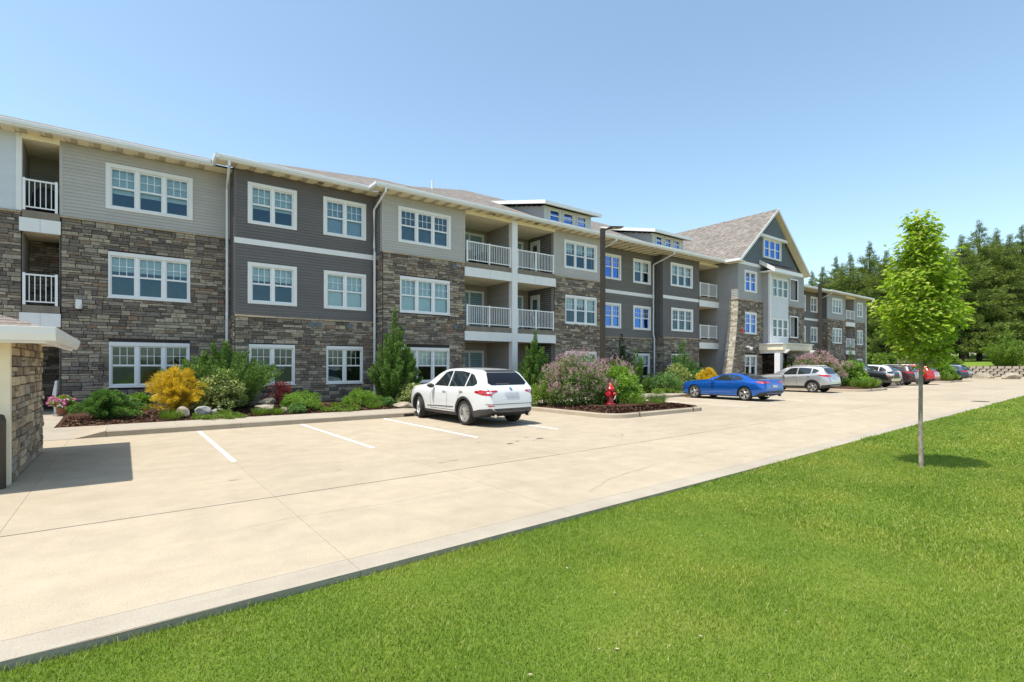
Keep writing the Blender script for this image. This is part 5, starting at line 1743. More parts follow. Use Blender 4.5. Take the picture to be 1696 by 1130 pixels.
crossover = dict(L=4.60, r=.355, tw=.235, fa=.93, ra=3.59, gap=.05, rim='five', arch=True, sill=.16, shoulder=.03, rails=(2.2, 3.9, .05),
    top=[(0, .84), (.05, .96), (.3, 1.05), (.9, 1.12), (1.15, 1.16), (1.6, 1.40), (2.0, 1.58), (2.4, 1.65), (3.0, 1.665), (3.8, 1.63), (4.05, 1.57), (4.22, 1.38), (4.38, 1.16), (4.50, 1.06), (4.56, .88), (4.60, .62)],
    belt=[(0, .80), (.3, .97), (1.2, 1.04), (2.5, 1.10), (3.5, 1.16), (4.1, 1.22), (4.35, 1.12), (4.5, .98), (4.60, .6)],
    bot=[(0, .40), (.15, .28), (.6, .24), (3.9, .24), (4.4, .34), (4.60, .42)],
    wid=[(0, .60), (.1, .74), (.3, .86), (.7, .91), (1.5, .92), (3.3, .925), (4.0, .915), (4.35, .87), (4.5, .82), (4.60, .76)],
    rof=[(0, .55), (.3, .76), (1.2, .80), (1.7, .74), (2.2, .65), (3.2, .64), (3.9, .62), (4.25, .66), (4.45, .74), (4.60, .70)],
    glass=[[(1.72, 1.10), (2.20, 1.48), (2.45, 1.535), (2.66, 1.545), (2.62, 1.12)], [(2.70, 1.12), (2.74, 1.545), (3.20, 1.53), (3.50, 1.50), (3.46, 1.17)], [(3.54, 1.18), (3.58, 1.49), (3.74, 1.46), (3.98, 1.36), (3.78, 1.22)]],
    screen=[(1.22, -.66), (1.22, .66), (1.92, .57), (1.92, -.57)], rear=[(-.54, 1.17), (-.64, 1.24), (-.54, 1.46), (-.48, 1.52), (.48, 1.52), (.54, 1.46), (.64, 1.24), (.54, 1.17)],
    mirror=(1.84, 1.09), handles=[(2.50, .98), (3.36, 1.02)],
    seams=[[(1.66, .42), (1.64, .8), (1.74, 1.08)], [(2.66, .42), (2.67, 1.1)], [(3.24, .62), (3.36, .9), (3.52, 1.14)]],
    bits=[('sill_trim', [(1.38, .23), (1.38, .40), (3.12, .42), (3.12, .23)], 's', 'plastic'), ('tail_light', [(.44, 1.02), (.42, 1.08), (.80, 1.10), (.82, .98), (.62, .97)], 'b', 'lamp_red'), ('tail_light', [(3.98, 1.06), (3.92, 1.11), (4.38, 1.12), (4.50, 1.05), (4.50, .98), (4.30, .99)], 's', 'lamp_red'),
          ('plate', [(-.22, .84), (-.22, .96), (.22, .96), (.22, .84)], 'b', 'plate'), ('lower_bumper', [(-.72, .36), (-.80, .54), (.80, .54), (.72, .36)], 'b', 'plastic'), ('lower_bumper', [(4.05, .26), (4.10, .46), (4.57, .52), (4.57, .42)], 's', 'plastic'),
          ('headlight', [(.25, .90), (.66, .98), (.74, .92), (.30, .84)], 'f', 'lamp_clear')])
pickup = dict(L=5.75, r=.40, tw=.27, fa=1.0, ra=4.62, gap=.06, rim='six', sill=.08, shoulder=.02,
    top=[(0, 1.0), (.06, 1.14), (.3, 1.20), (1.2, 1.25), (1.5, 1.27), (1.85, 1.50), (2.2, 1.74), (2.5, 1.84), (3.2, 1.86), (3.65, 1.82), (3.80, 1.56), (3.88, 1.30), (4.0, 1.28), (5.5, 1.28), (5.70, 1.27), (5.75, 1.1)],
    belt=[(0, .92), (.3, 1.12), (1.3, 1.20), (3.8, 1.24), (5.5, 1.24), (5.75, 1.05)],
    bot=[(0, .48), (.2, .36), (.8, .36), (5.2, .40), (5.75, .52)],
    wid=[(0, .82), (.12, .92), (.4, .98), (1.2, 1.0), (5.2, 1.0), (5.75, .96)],
    rof=[(0, .75), (.3, .86), (1.4, .88), (1.9, .80), (2.4, .74), (3.5, .74), (3.85, .86), (5.75, .90)],
    glass=[[(1.98, 1.29), (2.36, 1.62), (2.80, 1.70), (2.84, 1.29)], [(2.92, 1.29), (2.93, 1.71), (3.50, 1.68), (3.62, 1.32)]],
    screen=[(1.58, -.74), (1.58, .74), (2.16, .66), (2.16, -.66)], mirror=(2.0, 1.28), handles=[(2.68, 1.10), (3.45, 1.12)],
    seams=[[(1.82, .48), (1.82, 1.24)], [(2.88, .48), (2.88, 1.26)], [(3.72, .48), (3.74, 1.26)]],
    bits=[('headlight', [(.52, .90), (.52, 1.04), (.90, 1.04), (.92, .90)], 'f', 'lamp_clear'), ('headlight', [(.04, .92), (.04, 1.03), (.38, 1.06), (.40, .98)], 's', 'lamp_clear'), ('turn_light', [(.05, .84), (.05, .90), (.36, .93), (.36, .88)], 's', 'lamp_amber'), ('grille', [(-.50, .72), (-.50, 1.08), (.50, 1.08), (.50, .72)], 'f', 'plastic'),
          ('front_bumper', [(-.86, .50), (-.90, .68), (.90, .68), (.86, .50)], 'f', 'chrome'), ('tail_light', [(.78, .92), (.78, 1.20), (.92, 1.20), (.92, .92)], 'b', 'lamp_red')])

car('white_suv', 'large white sport utility car parked over a bay line beside the lilac', 'car', suv, 'car_white', 9.0, 14.42, 90.5, steer=-16)
car('blue_coupe', 'bright blue two door sports coupe with silver five spoke wheels', 'car', coupe, 'car_blue', 25.0, 14.50, 88)
car('silver_suv', 'silver crossover with roof rails parked behind the blue coupe', 'car', crossover, 'car_silver', 35.0, 15.6, 90)
car('black_pickup', 'black pickup truck reversed into its bay beside the middle island', 'pickup truck', pickup, 'car_black', 45.8, 16.2, -90)
car('white_suv', 'distant white car seen between the black pickup and the red ones', 'car', suv, 'car_white', 48.7, 16.5, 90)
car('maroon_suv', 'dark maroon car half hidden in front of the bright red one', 'car', crossover, 'car_maroon', 51.4, 15.8, 90)
car('red_suv', 'bright red crossover parked behind the young maple trunk', 'car', crossover, 'car_red', 54.5, 15.3, 90)
car('navy_suv', 'dark navy car parked past the far island near the retaining wall', 'car', suv, 'car_navy', 67.6, 16.0, 90)
# ------------------------------------------------------------------ plants
def unit(v):
    return v / np.maximum(np.linalg.norm(v, axis=1, keepdims=True), 1e-6)
def leaves(P, Dn, L, W, r, fold=.25, face=None):
    """rhombic folded leaves at P pointing along Dn"""
    n = len(P)
    Dn = unit(Dn)
    rnd_ = unit(r.normal(size=(n, 3))) if face is None else unit(face + r.normal(size=(n, 3)) * .55)
    S_ = unit(np.cross(Dn, rnd_)); U_ = np.cross(S_, Dn)
    L = np.broadcast_to(L, (n,))[:, None]; W = np.broadcast_to(W, (n,))[:, None]
    V = np.empty((n, 4, 3))
    V[:, 0] = P; V[:, 1] = P + Dn * L * .5 + S_ * W + U_ * W * fold; V[:, 2] = P + Dn * L; V[:, 3] = P + Dn * L * .5 - S_ * W + U_ * W * fold
    i = np.arange(n)[:, None] * 4
    return V.reshape(-1, 3), np.concatenate([i + [[0, 1, 2]], i + [[0, 2, 3]]])
def star_leaves(P, Dn, size, r, face):
    """five-lobed maple leaves"""
    n = len(P)
    Dn = unit(Dn); S_ = unit(np.cross(Dn, unit(face + r.normal(size=(n, 3)) * .5))); U_ = np.cross(S_, Dn)
    prof = [(0, -.02), (.30, -.10), (.22, .12), (.52, .30), (.24, .40), (.20, .58), (0, 1.0), (-.20, .58), (-.24, .40), (-.52, .30), (-.22, .12), (-.30, -.10)]
    k = len(prof)
    V = np.empty((n, k + 1, 3)); s = size[:, None]
    for q, (a, b) in enumerate(prof):
        V[:, q] = P + S_ * s * a + Dn * s * b - U_ * s * (.10 * abs(a) + .12 * b * b)
    V[:, k] = P + Dn * s * .25
    i = np.arange(n)[:, None] * (k + 1)
    F = np.concatenate([i + [[q, (q + 1) % k, k]] for q in range(k)])
    return V.reshape(-1, 3), F
def merge(parts):
    V, F, o = [], [], 0
    for v, f in parts:
        V.append(v); F.append(f + o); o += len(v)
    return np.concatenate(V), np.concatenate(F)
def ball(r, n):
    return unit(r.normal(size=(n, 3)))

def clumps(seed, rx, rz, n_cl, per, leaf_l, leaf_w, base=.15, flat=1.0, up=.3):
    """mounded leafy shrub: many clumps over a dome, leaves on the skin of each clump; returns part list and clump centres"""
    r = np.random.default_rng(seed)
    c = ball(r, n_cl); c[:, 2] = np.abs(c[:, 2]) * 1.0
    rad = r.uniform(.55, .88, n_cl)[:, None]
    C = c * rad * np.array([rx, rx, rz * .92]) + np.array([0, 0, base * rz])
    C[:, 2] = np.minimum(C[:, 2], rz * .9)
    cr = r.uniform(.16, .34, n_cl) * (rx + rz) * .42
    P, Dn = [], []
    for k in range(n_cl):
        d = ball(r, per)
        rr = cr[k] * r.uniform(.55, 1.08, per)[:, None]
        p = C[k] + d * rr * np.array([1, 1, .8 * flat])
        P.append(p); Dn.append(d + np.array([0, 0, up]) + r.normal(size=d.shape) * .5)
    P = np.concatenate(P); Dn = np.concatenate(Dn)
    ok = P[:, 2] > .02
    P, Dn = P[ok], Dn[ok]
    n = len(P)
    return leaves(P, Dn, leaf_l * r.uniform(.6, 1.3, n), leaf_w * r.uniform(.6, 1.3, n), r, .3, face=unit(P) + np.array([0, 0, .6])), C, cr

def plumes(seed, n_pl, rx, height, shape, per, leaf_l, leaf_w, spread=.25, plume_r=.12, droop=0., tip=.4):
    """conifer made of many upright or arching plumes of needle sprays"""
    r = np.random.default_rng(seed)
    parts = []
    for k in range(n_pl):
        a = r.uniform(0, 2 * math.pi); q = math.sqrt(r.uniform(0, 1)) if k else 0.
        bx_, by_ = math.cos(a) * q * rx * .45, math.sin(a) * q * rx * .45
        h = height * (shape(q) * r.uniform(.82, 1.05) if k else 1.0)
        out = np.array([math.cos(a), math.sin(a), 0]) * (q * rx * .6 + spread * q * rx)
        z0 = h * r.uniform(0, .25)
        n = int(per * (.4 + .6 * h / height))
        t = r.uniform(0, 1, n) ** .85
        bend = t ** 1.5
        ctr = np.array([bx_, by_, 0]) + bend[:, None] * out + np.stack([0 * t, 0 * t, z0 * 0 + .05 + t * h - droop * t * t * h], 1)
        pr = plume_r * (1 - t) ** .7 * (.6 + .6 * np.minimum(1, t * 4)) + .015
        d = ball(r, n); d[:, 2] *= .4; d = unit(d)
        P = ctr + d * (pr * r.uniform(.5, 1.0, n))[:, None]
        Dn = d * 1.0 + np.array([0, 0, 1.1 * (1 - droop * 1.6)]) + out / (np.linalg.norm(out) + .2) * .5
        parts.append(leaves(P, Dn, leaf_l * r.uniform(.6, 1.3, n), leaf_w * r.uniform(.7, 1.2, n), r, .3, face=d))
    return merge(parts)

def stems(n, h, spread, seed, rad=.02):
    r = random.Random(seed)
    m = MB()
    for k in range(n):
        a = r.uniform(0, 6.28); q = r.uniform(.2, 1) * spread
        m.tube([(math.cos(a) * .05, math.sin(a) * .05, -.08), (math.cos(a) * q * .5, math.sin(a) * q * .5, h * .5), (math.cos(a) * q, math.sin(a) * q, h)], [rad, rad * .7, rad * .3], 5)
    return m

def shrub_thing(name, label, cat, x, y, z, geo, mat, part='foliage', stem=None, extra=(), rotz=0., group=None):
    o = thing(name, label, cat, (x, y, z), rotz, group)
    v, f = geo
    put(part, fast_mesh(part, v, f, mat), o, world=False)
    if stem is not None:
        stem.build('stem', 'bark_dark', o, world=False)
    for nm, g, m in extra:
        put(nm, fast_mesh(nm, g[0], g[1], m), o, world=False)
    return o

def cone_shape(q):
    return 1 - .78 * q
# upright junipers and arborvitae along the facade
def upright(label, x, y, rx, h, seed, mat='leaf_juniper', n=26, per=420, z=None, shape=cone_shape, pr=.15, ll=.10, lw=.016, spread=.25):
    z = bed_z(x, y) if z is None else z
    return shrub_thing('upright_juniper', label, 'conifer', x, y, z - .04, plumes(seed, n, rx, h, shape, per, ll, lw, spread, pr), mat, stem=stems(3, h * .8, rx * .15, seed, .045), group='upright conifers along the facade')
upright('broad dark green upright juniper beside the downspout, behind the golden cypress', 2.9, 20.6, 1.45, 2.35, 3, n=110, per=480, shape=lambda q: 1 - .45 * q, pr=.15, spread=.32, lw=.017)
upright('tallest pointed green conifer in front of stone, left of the white car', 8.95, 19.95, .95, 3.75, 5, n=110, per=560, shape=lambda q: 1 - .72 * q, pr=.15, lw=.017, spread=.12)
upright('pointed olive conifer behind the white car in front of the lower balconies', 16.2, 19.6, 1.0, 3.25, 8, n=90, per=480, mat='leaf_juniper', shape=lambda q: 1 - .78 * q, pr=.19, lw=.02, spread=.15)
upright('darkest slim conifer in front of the dark siding, right of the lamp post', 23.8, 20.7, .85, 3.3, 9, mat='leaf_dark', n=40, per=460, pr=.24, lw=.028)
upright('small bright pointed conifer just right of the darkest slim one', 23.6, 19.4, .75, 2.4, 10, n=34, per=420, pr=.22, lw=.026)
upright('full bluish conifer under the downspout before the recessed balcony', 28.6, 19.7, 1.25, 3.1, 12, mat='leaf_spread', n=50, per=460, pr=.28, lw=.03)
upright('pale green pointed conifer in front of the far stone end bay', 57.0, 20.4, 1.3, 3.4, 13, n=26, per=220, pr=.26, ll=.16, lw=.03)
upright('thin young conifer beside the entrance canopy', 47.6, 20.4, .6, 3.6, 14, n=14, per=180, pr=.2, ll=.14, lw=.025, mat='leaf_ground')
upright('low dark conifer close behind the young bright pointed one', 29.9, 19.3, .8, 1.7, 15, mat='leaf_dark', n=28, per=340, pr=.26, lw=.03)

# spreading juniper in the corner of the bed
def spreader(name, label, x, y, rx, h, seed, mat, n=60, per=170, ll=.085, lw=.012, cat='shrub', droop=.35, z=None, pr=.10):
    r = np.random.default_rng(seed)
    parts = []
    for k in range(n):
        a = r.uniform(0, 2 * math.pi); el = r.uniform(.02, 1.0) ** .8
        rr = rx * r.uniform(.55, 1.0)
        d = np.array([math.cos(a) * math.cos(el * 1.45), math.sin(a) * math.cos(el * 1.45), 0])
        t = r.uniform(.0, 1, per) ** .7
        zt_ = h * (math.sin(el * 1.45) * .85 + .15) * r.uniform(.75, 1.05)
        ctr = d * (t * rr)[:, None] + np.stack([0 * t, 0 * t, zt_ * np.sin(np.minimum(1, t * 1.05) * 2.0) / .95], 1)
        b = ball(r, per)
        P = ctr + b * (pr * (1 - .6 * t) * r.uniform(.4, 1, per))[:, None]
        P[:, 2] = np.abs(P[:, 2]) + .01
        Dn = d * 1.2 + b * .6 + np.array([0, 0, .45])
        parts.append(leaves(P, Dn, ll * r.uniform(.6, 1.3, per), lw * r.uniform(.7, 1.3, per), r, .3, face=b + np.array([0, 0, .5])))
    z = bed_z(x, y) if z is None else z
    return shrub_thing(name, label, cat, x, y, z - .05, merge(parts), mat, stem=stems(5, h * .5, rx * .3, seed, .02))
spreader('spreading_juniper', 'wide green spreading juniper at the corner of the bed by the walk', -.42, 19.0, 1.12, .75, 31, 'leaf_spread', 90, 200)
spreader('threadleaf_cypress', 'golden yellow threadleaf cypress mound under the ground floor window', 1.4, 19.5, 1.2, 1.35, 33, 'leaf_gold', 110, 190, .10, .009, droop=.5, pr=.12)
spreader('green_mound', 'low rounded bright green shrub behind the spreading juniper', .35, 20.7, .55, .55, 34, 'leaf_bright', 40, 120)
spreader('golden_shrub', 'small yellow shrub by the dark recess left of the blue coupe', 28.4, 17.9, .85, 1.15, 35, 'leaf_gold', 60, 120, .13, .016, z=.42, pr=.16)

def mound(name, label, x, y, rx, h, seed, mat, n_cl=46, per=170, ll=.06, lw=.018, z=None, cat='shrub', extra=None, flat=1., up=.3, group=None):
    z = bed_z(x, y) if z is None else z
    geo, C, cr = clumps(seed, rx, h, n_cl, per, ll, lw, flat=flat, up=up)
    return shrub_thing(name, label, cat, x, y, z - .04, geo, mat, stem=stems(7, h * .7, rx * .6, seed, .018), group=group)
mound('variegated_dogwood', 'pale variegated shrub rising behind the golden cypress', 2.6, 19.25, .78, 1.4, 41, 'leaf_variegated', 40, 130, .085, .028)
mound('variegated_dogwood', 'pale variegated shrub touching the nose of the white car', 9.35, 19.0, .72, .95, 42, 'leaf_variegated', 38, 120, .085, .028)
mound('barberry', 'dark red barberry between the boulder and round green mound', 4.55, 20.0, .52, .95, 43, 'leaf_red', 26, 130, .05, .016)
mound('mugo_pine', 'round clipped green mound right of the red barberry', 5.0, 18.95, .70, .72, 44, 'leaf_bright', 44, 170, .07, .010, up=.8)
mound('boxwood', 'small round pale green bush in front of the clipped mound', 4.72, 18.35, .36, .40, 45, 'leaf_spread', 26, 110, .04, .014)
mound('mugo_pine', 'wide soft green mound at the foot of the tallest conifer', 7.3, 19.25, .80, .68, 46, 'leaf_bright', 46, 160, .075, .011, up=.8)
mound('boxwood', 'little dark green bush right of the wide soft mound', 8.2, 18.95, .36, .38, 47, 'leaf_spread', 24, 100, .05, .014)
mound('ground_cover', 'flat bright green ground cover along the walk below the golden cypress', 2.35, 18.2, .95, .22, 51, 'leaf_ground', 40, 130, .045, .014, flat=.5, cat='ground cover')
mound('ground_cover', 'flat bright green ground cover between the two round mounds', 6.25, 18.55, .85, .22, 52, 'leaf_ground', 40, 130, .045, .014, flat=.5, cat='ground cover')
mound('ground_cover', 'flat green ground cover beyond the near island by the blue coupe', 24.6, 18.9, 1.7, .25, 53, 'leaf_ground', 40, 110, .09, .03, flat=.5, cat='ground cover')
mound('round_shrub', 'broad green shrub on the walk side behind the blue coupe hood', 25.4, 18.6, 1.05, 1.25, 54, 'leaf_spread', 50, 130, .09, .02)
mound('variegated_dogwood', 'pale variegated shrub above the ground cover near the recessed balcony', 27.0, 19.0, .85, 1.75, 55, 'leaf_variegated', 44, 110, .12, .04)
# lilacs with their flower heads, and the other island shrubs
def lilac(label, x, y, rx, h, seed, z, n_cl=70, per=170, nf=260, fs=.075, scale=1.):
    geo, C, cr = clumps(seed, rx, h, n_cl, per, .075 * scale, .024 * scale)
    r = np.random.default_rng(seed + 1)
    # flower heads: little upright cones of petals on the outer skin
    hd = []
    k = r.integers(0, len(C), nf)
    d = ball(r, nf); d[:, 2] = np.abs(d[:, 2]) * .9 + .05; d = unit(d + unit(C[k]) * .7)
    heads = C[k] + d * cr[k][:, None] * 1.04
    pp = 16
    tt = r.uniform(0, 1, (nf, pp))
    ax = unit(d + np.array([0, 0, .9]))
    P = heads[:, None, :] + ax[:, None, :] * (tt * fs * 2.0)[..., None] + (r.normal(size=(nf, pp, 3)) * (fs * .45 * (1.1 - tt))[..., None])
    P = P.reshape(-1, 3)
    fl_g = leaves(P, unit(r.normal(size=P.shape) + np.array([0, 0, .3])), .034 * scale, .015 * scale, r, .2)
    return shrub_thing('lilac', label, 'shrub', x, y, z - .03, geo, 'leaf_lilac', stem=stems(10, h * .75, rx * .6, seed, .02), extra=[('flower_heads', fl_g, 'flower_lilac')], group='pink lilacs in the planting islands')
lilac('largest pink flowering lilac, right beside the white car', 14.55, 14.95, 1.45, 2.05, 61, .2, 120, 200, 1150, .08)
lilac('pink lilac behind the bright bush, farther from the hydrant', 17.2, 15.6, 1.15, 1.75, 62, .25, 80, 180, 650, .08)
lilac('pink lilac mass in the middle island behind the silver car', 39.0, 15.9, 1.75, 2.2, 63, .36, 90, 110, 700, .12, 1.8)
lilac('pink lilac at the far side of the middle island by the pickup', 41.2, 16.6, 1.2, 2.1, 64, .36, 60, 100, 420, .12, 1.8)
lilac('distant pink lilac in the far island', 62.6, 16.4, 1.7, 2.3, 65, .45, 60, 90, 260, .15, 2.2)
mound('bright_bush', 'bright green leafy bush directly behind the red hydrant', 16.25, 14.25, 1.02, 1.55, 66, 'leaf_bright', 80, 210, .085, .028, z=.22)
mound('round_shrub', 'low green shrub at the left foot of the largest lilac', 13.5, 15.9, .85, 1.0, 67, 'leaf_ground', 46, 150, .07, .022, z=.2)
mound('bright_bush', 'bright green bush in the middle island beside the black pickup', 40.35, 14.3, 1.15, 1.75, 68, 'leaf_bright', 60, 130, .14, .05, z=.36)
mound('bright_bush', 'light green bush beside the column of the entrance canopy', 42.0, 18.9, 1.3, 2.0, 69, 'leaf_bright', 50, 110, .14, .05, z=.35)
mound('bright_bush', 'distant bright green bush behind the far hydrant', 63.2, 14.9, 1.4, 1.75, 70, 'leaf_bright', 50, 100, .18, .06, z=.42)
mound('round_shrub', 'distant low green shrub left of the far lilac', 60.2, 17.0, 1.2, 1.3, 71, 'leaf_ground', 40, 90, .16, .06, z=.42)

# grass tufts
def tuft(label, x, y, rad, h, seed, mat='leaf_ground', n=420, z=None, w=.006):
    r = np.random.default_rng(seed)
    a = r.uniform(0, 2 * math.pi, n); q = np.sqrt(r.uniform(0, 1, n)) * rad * .45
    P = np.stack([np.cos(a) * q, np.sin(a) * q, 0 * a], 1)
    lean = r.uniform(.1, .9, n)
    d = np.stack([np.cos(a) * lean, np.sin(a) * lean, np.ones(n)], 1) + r.normal(size=(n, 3)) * .12
    g = leaves(P, d, h * r.uniform(.6, 1.15, n), w, r, .2)
    z = bed_z(x, y) if z is None else z
    o = thing('grass_tuft', label, 'ornamental grass', (x, y, z - .02), 0, 'ornamental grass tufts in the beds')
    put('blades', fast_mesh('blades', g[0], g[1], mat), o, world=False)
tuft('green grass tuft between the spreading juniper and pale boulder', 1.12, 18.25, .5, .34, 81)
tuft('grass tuft left of the low boulders in front of the dogwood', 3.55, 18.35, .36, .28, 82)
tuft('grass tuft between the flat stones near the red barberry', 4.02, 18.3, .4, .26, 83)
tuft('green tuft in the ground cover in front of the wide soft mound', 7.45, 18.45, .42, .26, 84)
tuft('arching grass tuft right beside the red hydrant', 15.95, 13.05, .42, .42, 85, z=.22)
tuft('dry green grass tuft at the tip of the near island', 17.5, 13.3, .5, .55, 86, 'leaf_lilac', z=.2)
tuft('grass tuft between hydrant tuft and the tip of the near island', 16.9, 12.9, .35, .32, 87, z=.2)
for k, (x, y) in enumerate(((39.0, 13.35), (40.2, 13.2), (41.25, 13.5))):
    tuft(('leftmost', 'middle', 'rightmost')[k] + ' large grass tuft at the front of the middle island', x, y, .8, .62, 88 + k, z=.34, w=.022, n=300)
for k, (x, y) in enumerate(((62.0, 14.2), (64.0, 14.2), (65.0, 14.4))):
    tuft(('leftmost', 'middle', 'rightmost')[k] + ' small grass tuft at the front of the far island', x, y, .9, .65, 94 + k, z=.4, w=.03, n=240)

# boulders
def boulder(label, x, y, z, sx, sy, sz, seed, mat='rock', group='landscape boulders'):
    bm = bmesh.new(); bmesh.ops.create_icosphere(bm, subdivisions=3, radius=1)
    r = random.Random(seed)
    cuts = [(Vector((r.gauss(0, 1), r.gauss(0, 1), r.gauss(0, .8))).normalized(), r.uniform(.55, .85)) for _ in range(16)]
    for v in bm.verts:
        for n_, d_ in cuts:
            e = v.co.dot(n_) - d_
            if e > 0: v.co -= n_ * e * .985
        v.co += Vector((r.gauss(0, 1), r.gauss(0, 1), r.gauss(0, 1))) * .012
        v.co = Vector((v.co.x * sx, v.co.y * sy, v.co.z * sz))
    me = bpy.data.meshes.new('boulder'); bm.to_mesh(me); bm.free(); me.materials.append(M[mat])
    o = put('boulder', me, None, (x, y, z), (0, 0, r.uniform(0, 6)))
    tag(o, label, 'boulder', group)
for a in (('pale rounded boulder at the foot of the golden cypress, left one', 1.45, 18.45, .33, .30, .22, .22, 1, 'rock'), ('grey angular boulder right of the pale one by the golden cypress', 1.95, 18.42, .33, .30, .22, .20, 2, 'rock_grey'),
          ('small grey stone touching the angular boulder', 2.28, 18.5, .3, .17, .14, .13, 3, 'rock_grey'), ('tan block boulder below the red barberry', 3.95, 19.45, .5, .42, .3, .20, 4, 'rock'),
          ('flat tan slab boulder in front of the block boulder', 3.85, 18.95, .36, .55, .3, .13, 5, 'rock'), ('small pale stone right of the grass tufts near the barberry', 4.35, 18.5, .28, .24, .16, .12, 6, 'rock'),
          ('long flat boulder beside the front wheel of the white car', 8.55, 18.3, .26, .62, .26, .14, 7, 'rock')):
    boulder(*a)

# flower pot and sign by the side door
pot = thing('flower_pot', 'pot of pink and white petunias beside the walk', 'flower pot', (-1.5, 21.3, .24))
MB().lathe([(.14, 0), (.2, .26), (.22, .28), (.19, .28)], 16).build('pot', 'terracotta', pot, world=False)
g, C, cr = clumps(101, .34, .36, 22, 60, .06, .02); v, f = g; v = v + np.array([0, 0, .22]); put('foliage', fast_mesh('foliage', v, f, 'leaf_bright'), pot, world=False)
g, C, cr = clumps(102, .40, .42, 24, 16, .06, .035); v, f = g; v = v + np.array([0, 0, .22]); put('petals', fast_mesh('petals', v, f, 'flower_pink'), pot, world=False)
sg = thing('sign_post', 'white angled sign panel on a thin post near the petunias', 'sign', (-1.75, 21.9, .24))
MB().box(-.03, .03, -.03, .03, -.1, .62).build('post', 'vinyl', sg, world=False)
MB().hexa([(-.05, -.30, .60), (.05, -.30, .60), (.05, .30, .60), (-.05, .30, .60), (.02, -.30, 1.05), (.07, -.30, 1.05), (.07, .30, 1.05), (.02, .30, 1.05)]).build('panel', 'trim', sg, world=False)

# hydrants
def hydrant(label, x, y, z, s=1.):
    o = thing('fire_hydrant', label, 'fire hydrant', (x, y, z), R(20), 'red fire hydrants')
    MB().lathe([(.15, -.1), (.15, .03), (.175, .035), (.175, .07), (.12, .085), (.105, .13), (.105, .46), (.135, .47), (.135, .50), (.14, .51), (.14, .545), (.12, .56)], 20).build('barrel', 'red_paint', o, True, world=False)
    MB().lathe([(.155, .545), (.155, .58), (.125, .60), (.10, .66), (.06, .72), (.03, .735), (.03, .79), (.0, .79)], 20).build('bonnet', 'red_paint', o, True, world=False)
    for a, r_, l in ((90, .055, .19), (-90, .055, .19), (180, .075, .20)):
        n = MB().lathe([(r_ * .8, .05), (r_ * .8, l - .06), (r_ * 1.25, l - .06), (r_ * 1.25, l - .01), (r_ * .9, l), (.02, l), (.02, l + .03), (.0, l + .03)], 14, axis='x').build('nozzle', 'red_paint', o, world=False)
        n.rotation_euler = (0, 0, R(a)); n.location = (0, 0, .40)
    ch = MB(); 
    for s_ in (1, -1):
        pts = [(-.05 + .0 * k, s_ * (.20 - .02 * math.sin(k / 8 * math.pi)), .40 - .20 * math.sin(k / 8 * math.pi)) for k in range(1)]
        pts = [(-.18 * math.sin(k / 10 * math.pi / 2), s_ * (.2 * math.cos(k / 10 * math.pi / 2)), .36 - .16 * math.sin(k / 10 * math.pi)) for k in range(11)]
        ch.tube(pts, .009, 5)
    ch.build('chain', 'steel', o, world=False)
    for k in range(8):
        MB().lathe([(.014, .03), (.014, .09), (.0, .09)], 6, (.155 * math.cos(k * .785), .155 * math.sin(k * .785), 0)).build('bolt', 'red_paint', o, world=False)
    o.scale = (s, s, s)
hydrant('red fire hydrant standing in mulch in front of the lilac', 14.95, 13.55, .24, 1.12)
hydrant('distant red fire hydrant in the far island by the navy car', 64.4, 14.6, .42, 1.25)

# lamp posts
def lamp_post(label, x, y, h):
    o = thing('lamp_post', label, 'lamp post', (x, y, gz(x) + .15), 0, 'parking lot lamp posts')
    MB().lathe([(.26, -.3), (.26, .5), (.24, .52)], 18).build('base', 'kerb', o, world=False)
    MB().box(-.09, .09, -.09, .09, .5, h).build('pole', 'bronze', o, world=False)
    MB().hexa([(.02, -.05, h - .12), (.40, -.05, h + .02), (.40, .05, h + .02), (.02, .05, h - .12), (.02, -.05, h - .02), (.40, -.05, h + .08), (.40, .05, h + .08), (.02, .05, h - .02)]).build('arm', 'bronze', o, world=False)
    hd = MB().hexa([(.30, -.20, h + .02), (.95, -.17, h + .10), (.95, .17, h + .10), (.30, .20, h + .02), (.30, -.18, h + .10), (.95, -.15, h + .15), (.95, .15, h + .15), (.30, .18, h + .10)]).build('lamp_head', 'bronze', o, world=False)
    for k in range(2):
        a = .45 + .22 * k
        MB().hexa([(a, -.12, h + .02 + .0185 * k * 1.5), (a + .16, -.12, h + .035 + .0185 * k * 1.5), (a + .16, .12, h + .035 + .0185 * k * 1.5), (a, .12, h + .02 + .0185 * k * 1.5), (a, -.12, h + .06), (a + .16, -.12, h + .08), (a + .16, .12, h + .08), (a, .12, h + .06)]).build('led_panel', 'lens', hd, world=False)
    o.rotation_euler = (0, 0, R(-20))
lamp_post('tall bronze lamp post standing in the near lilac island', 17.05, 15.9, 7.7)
lamp_post('tall bronze lamp post standing before the far wing', 41.1, 16.7, 7.55)

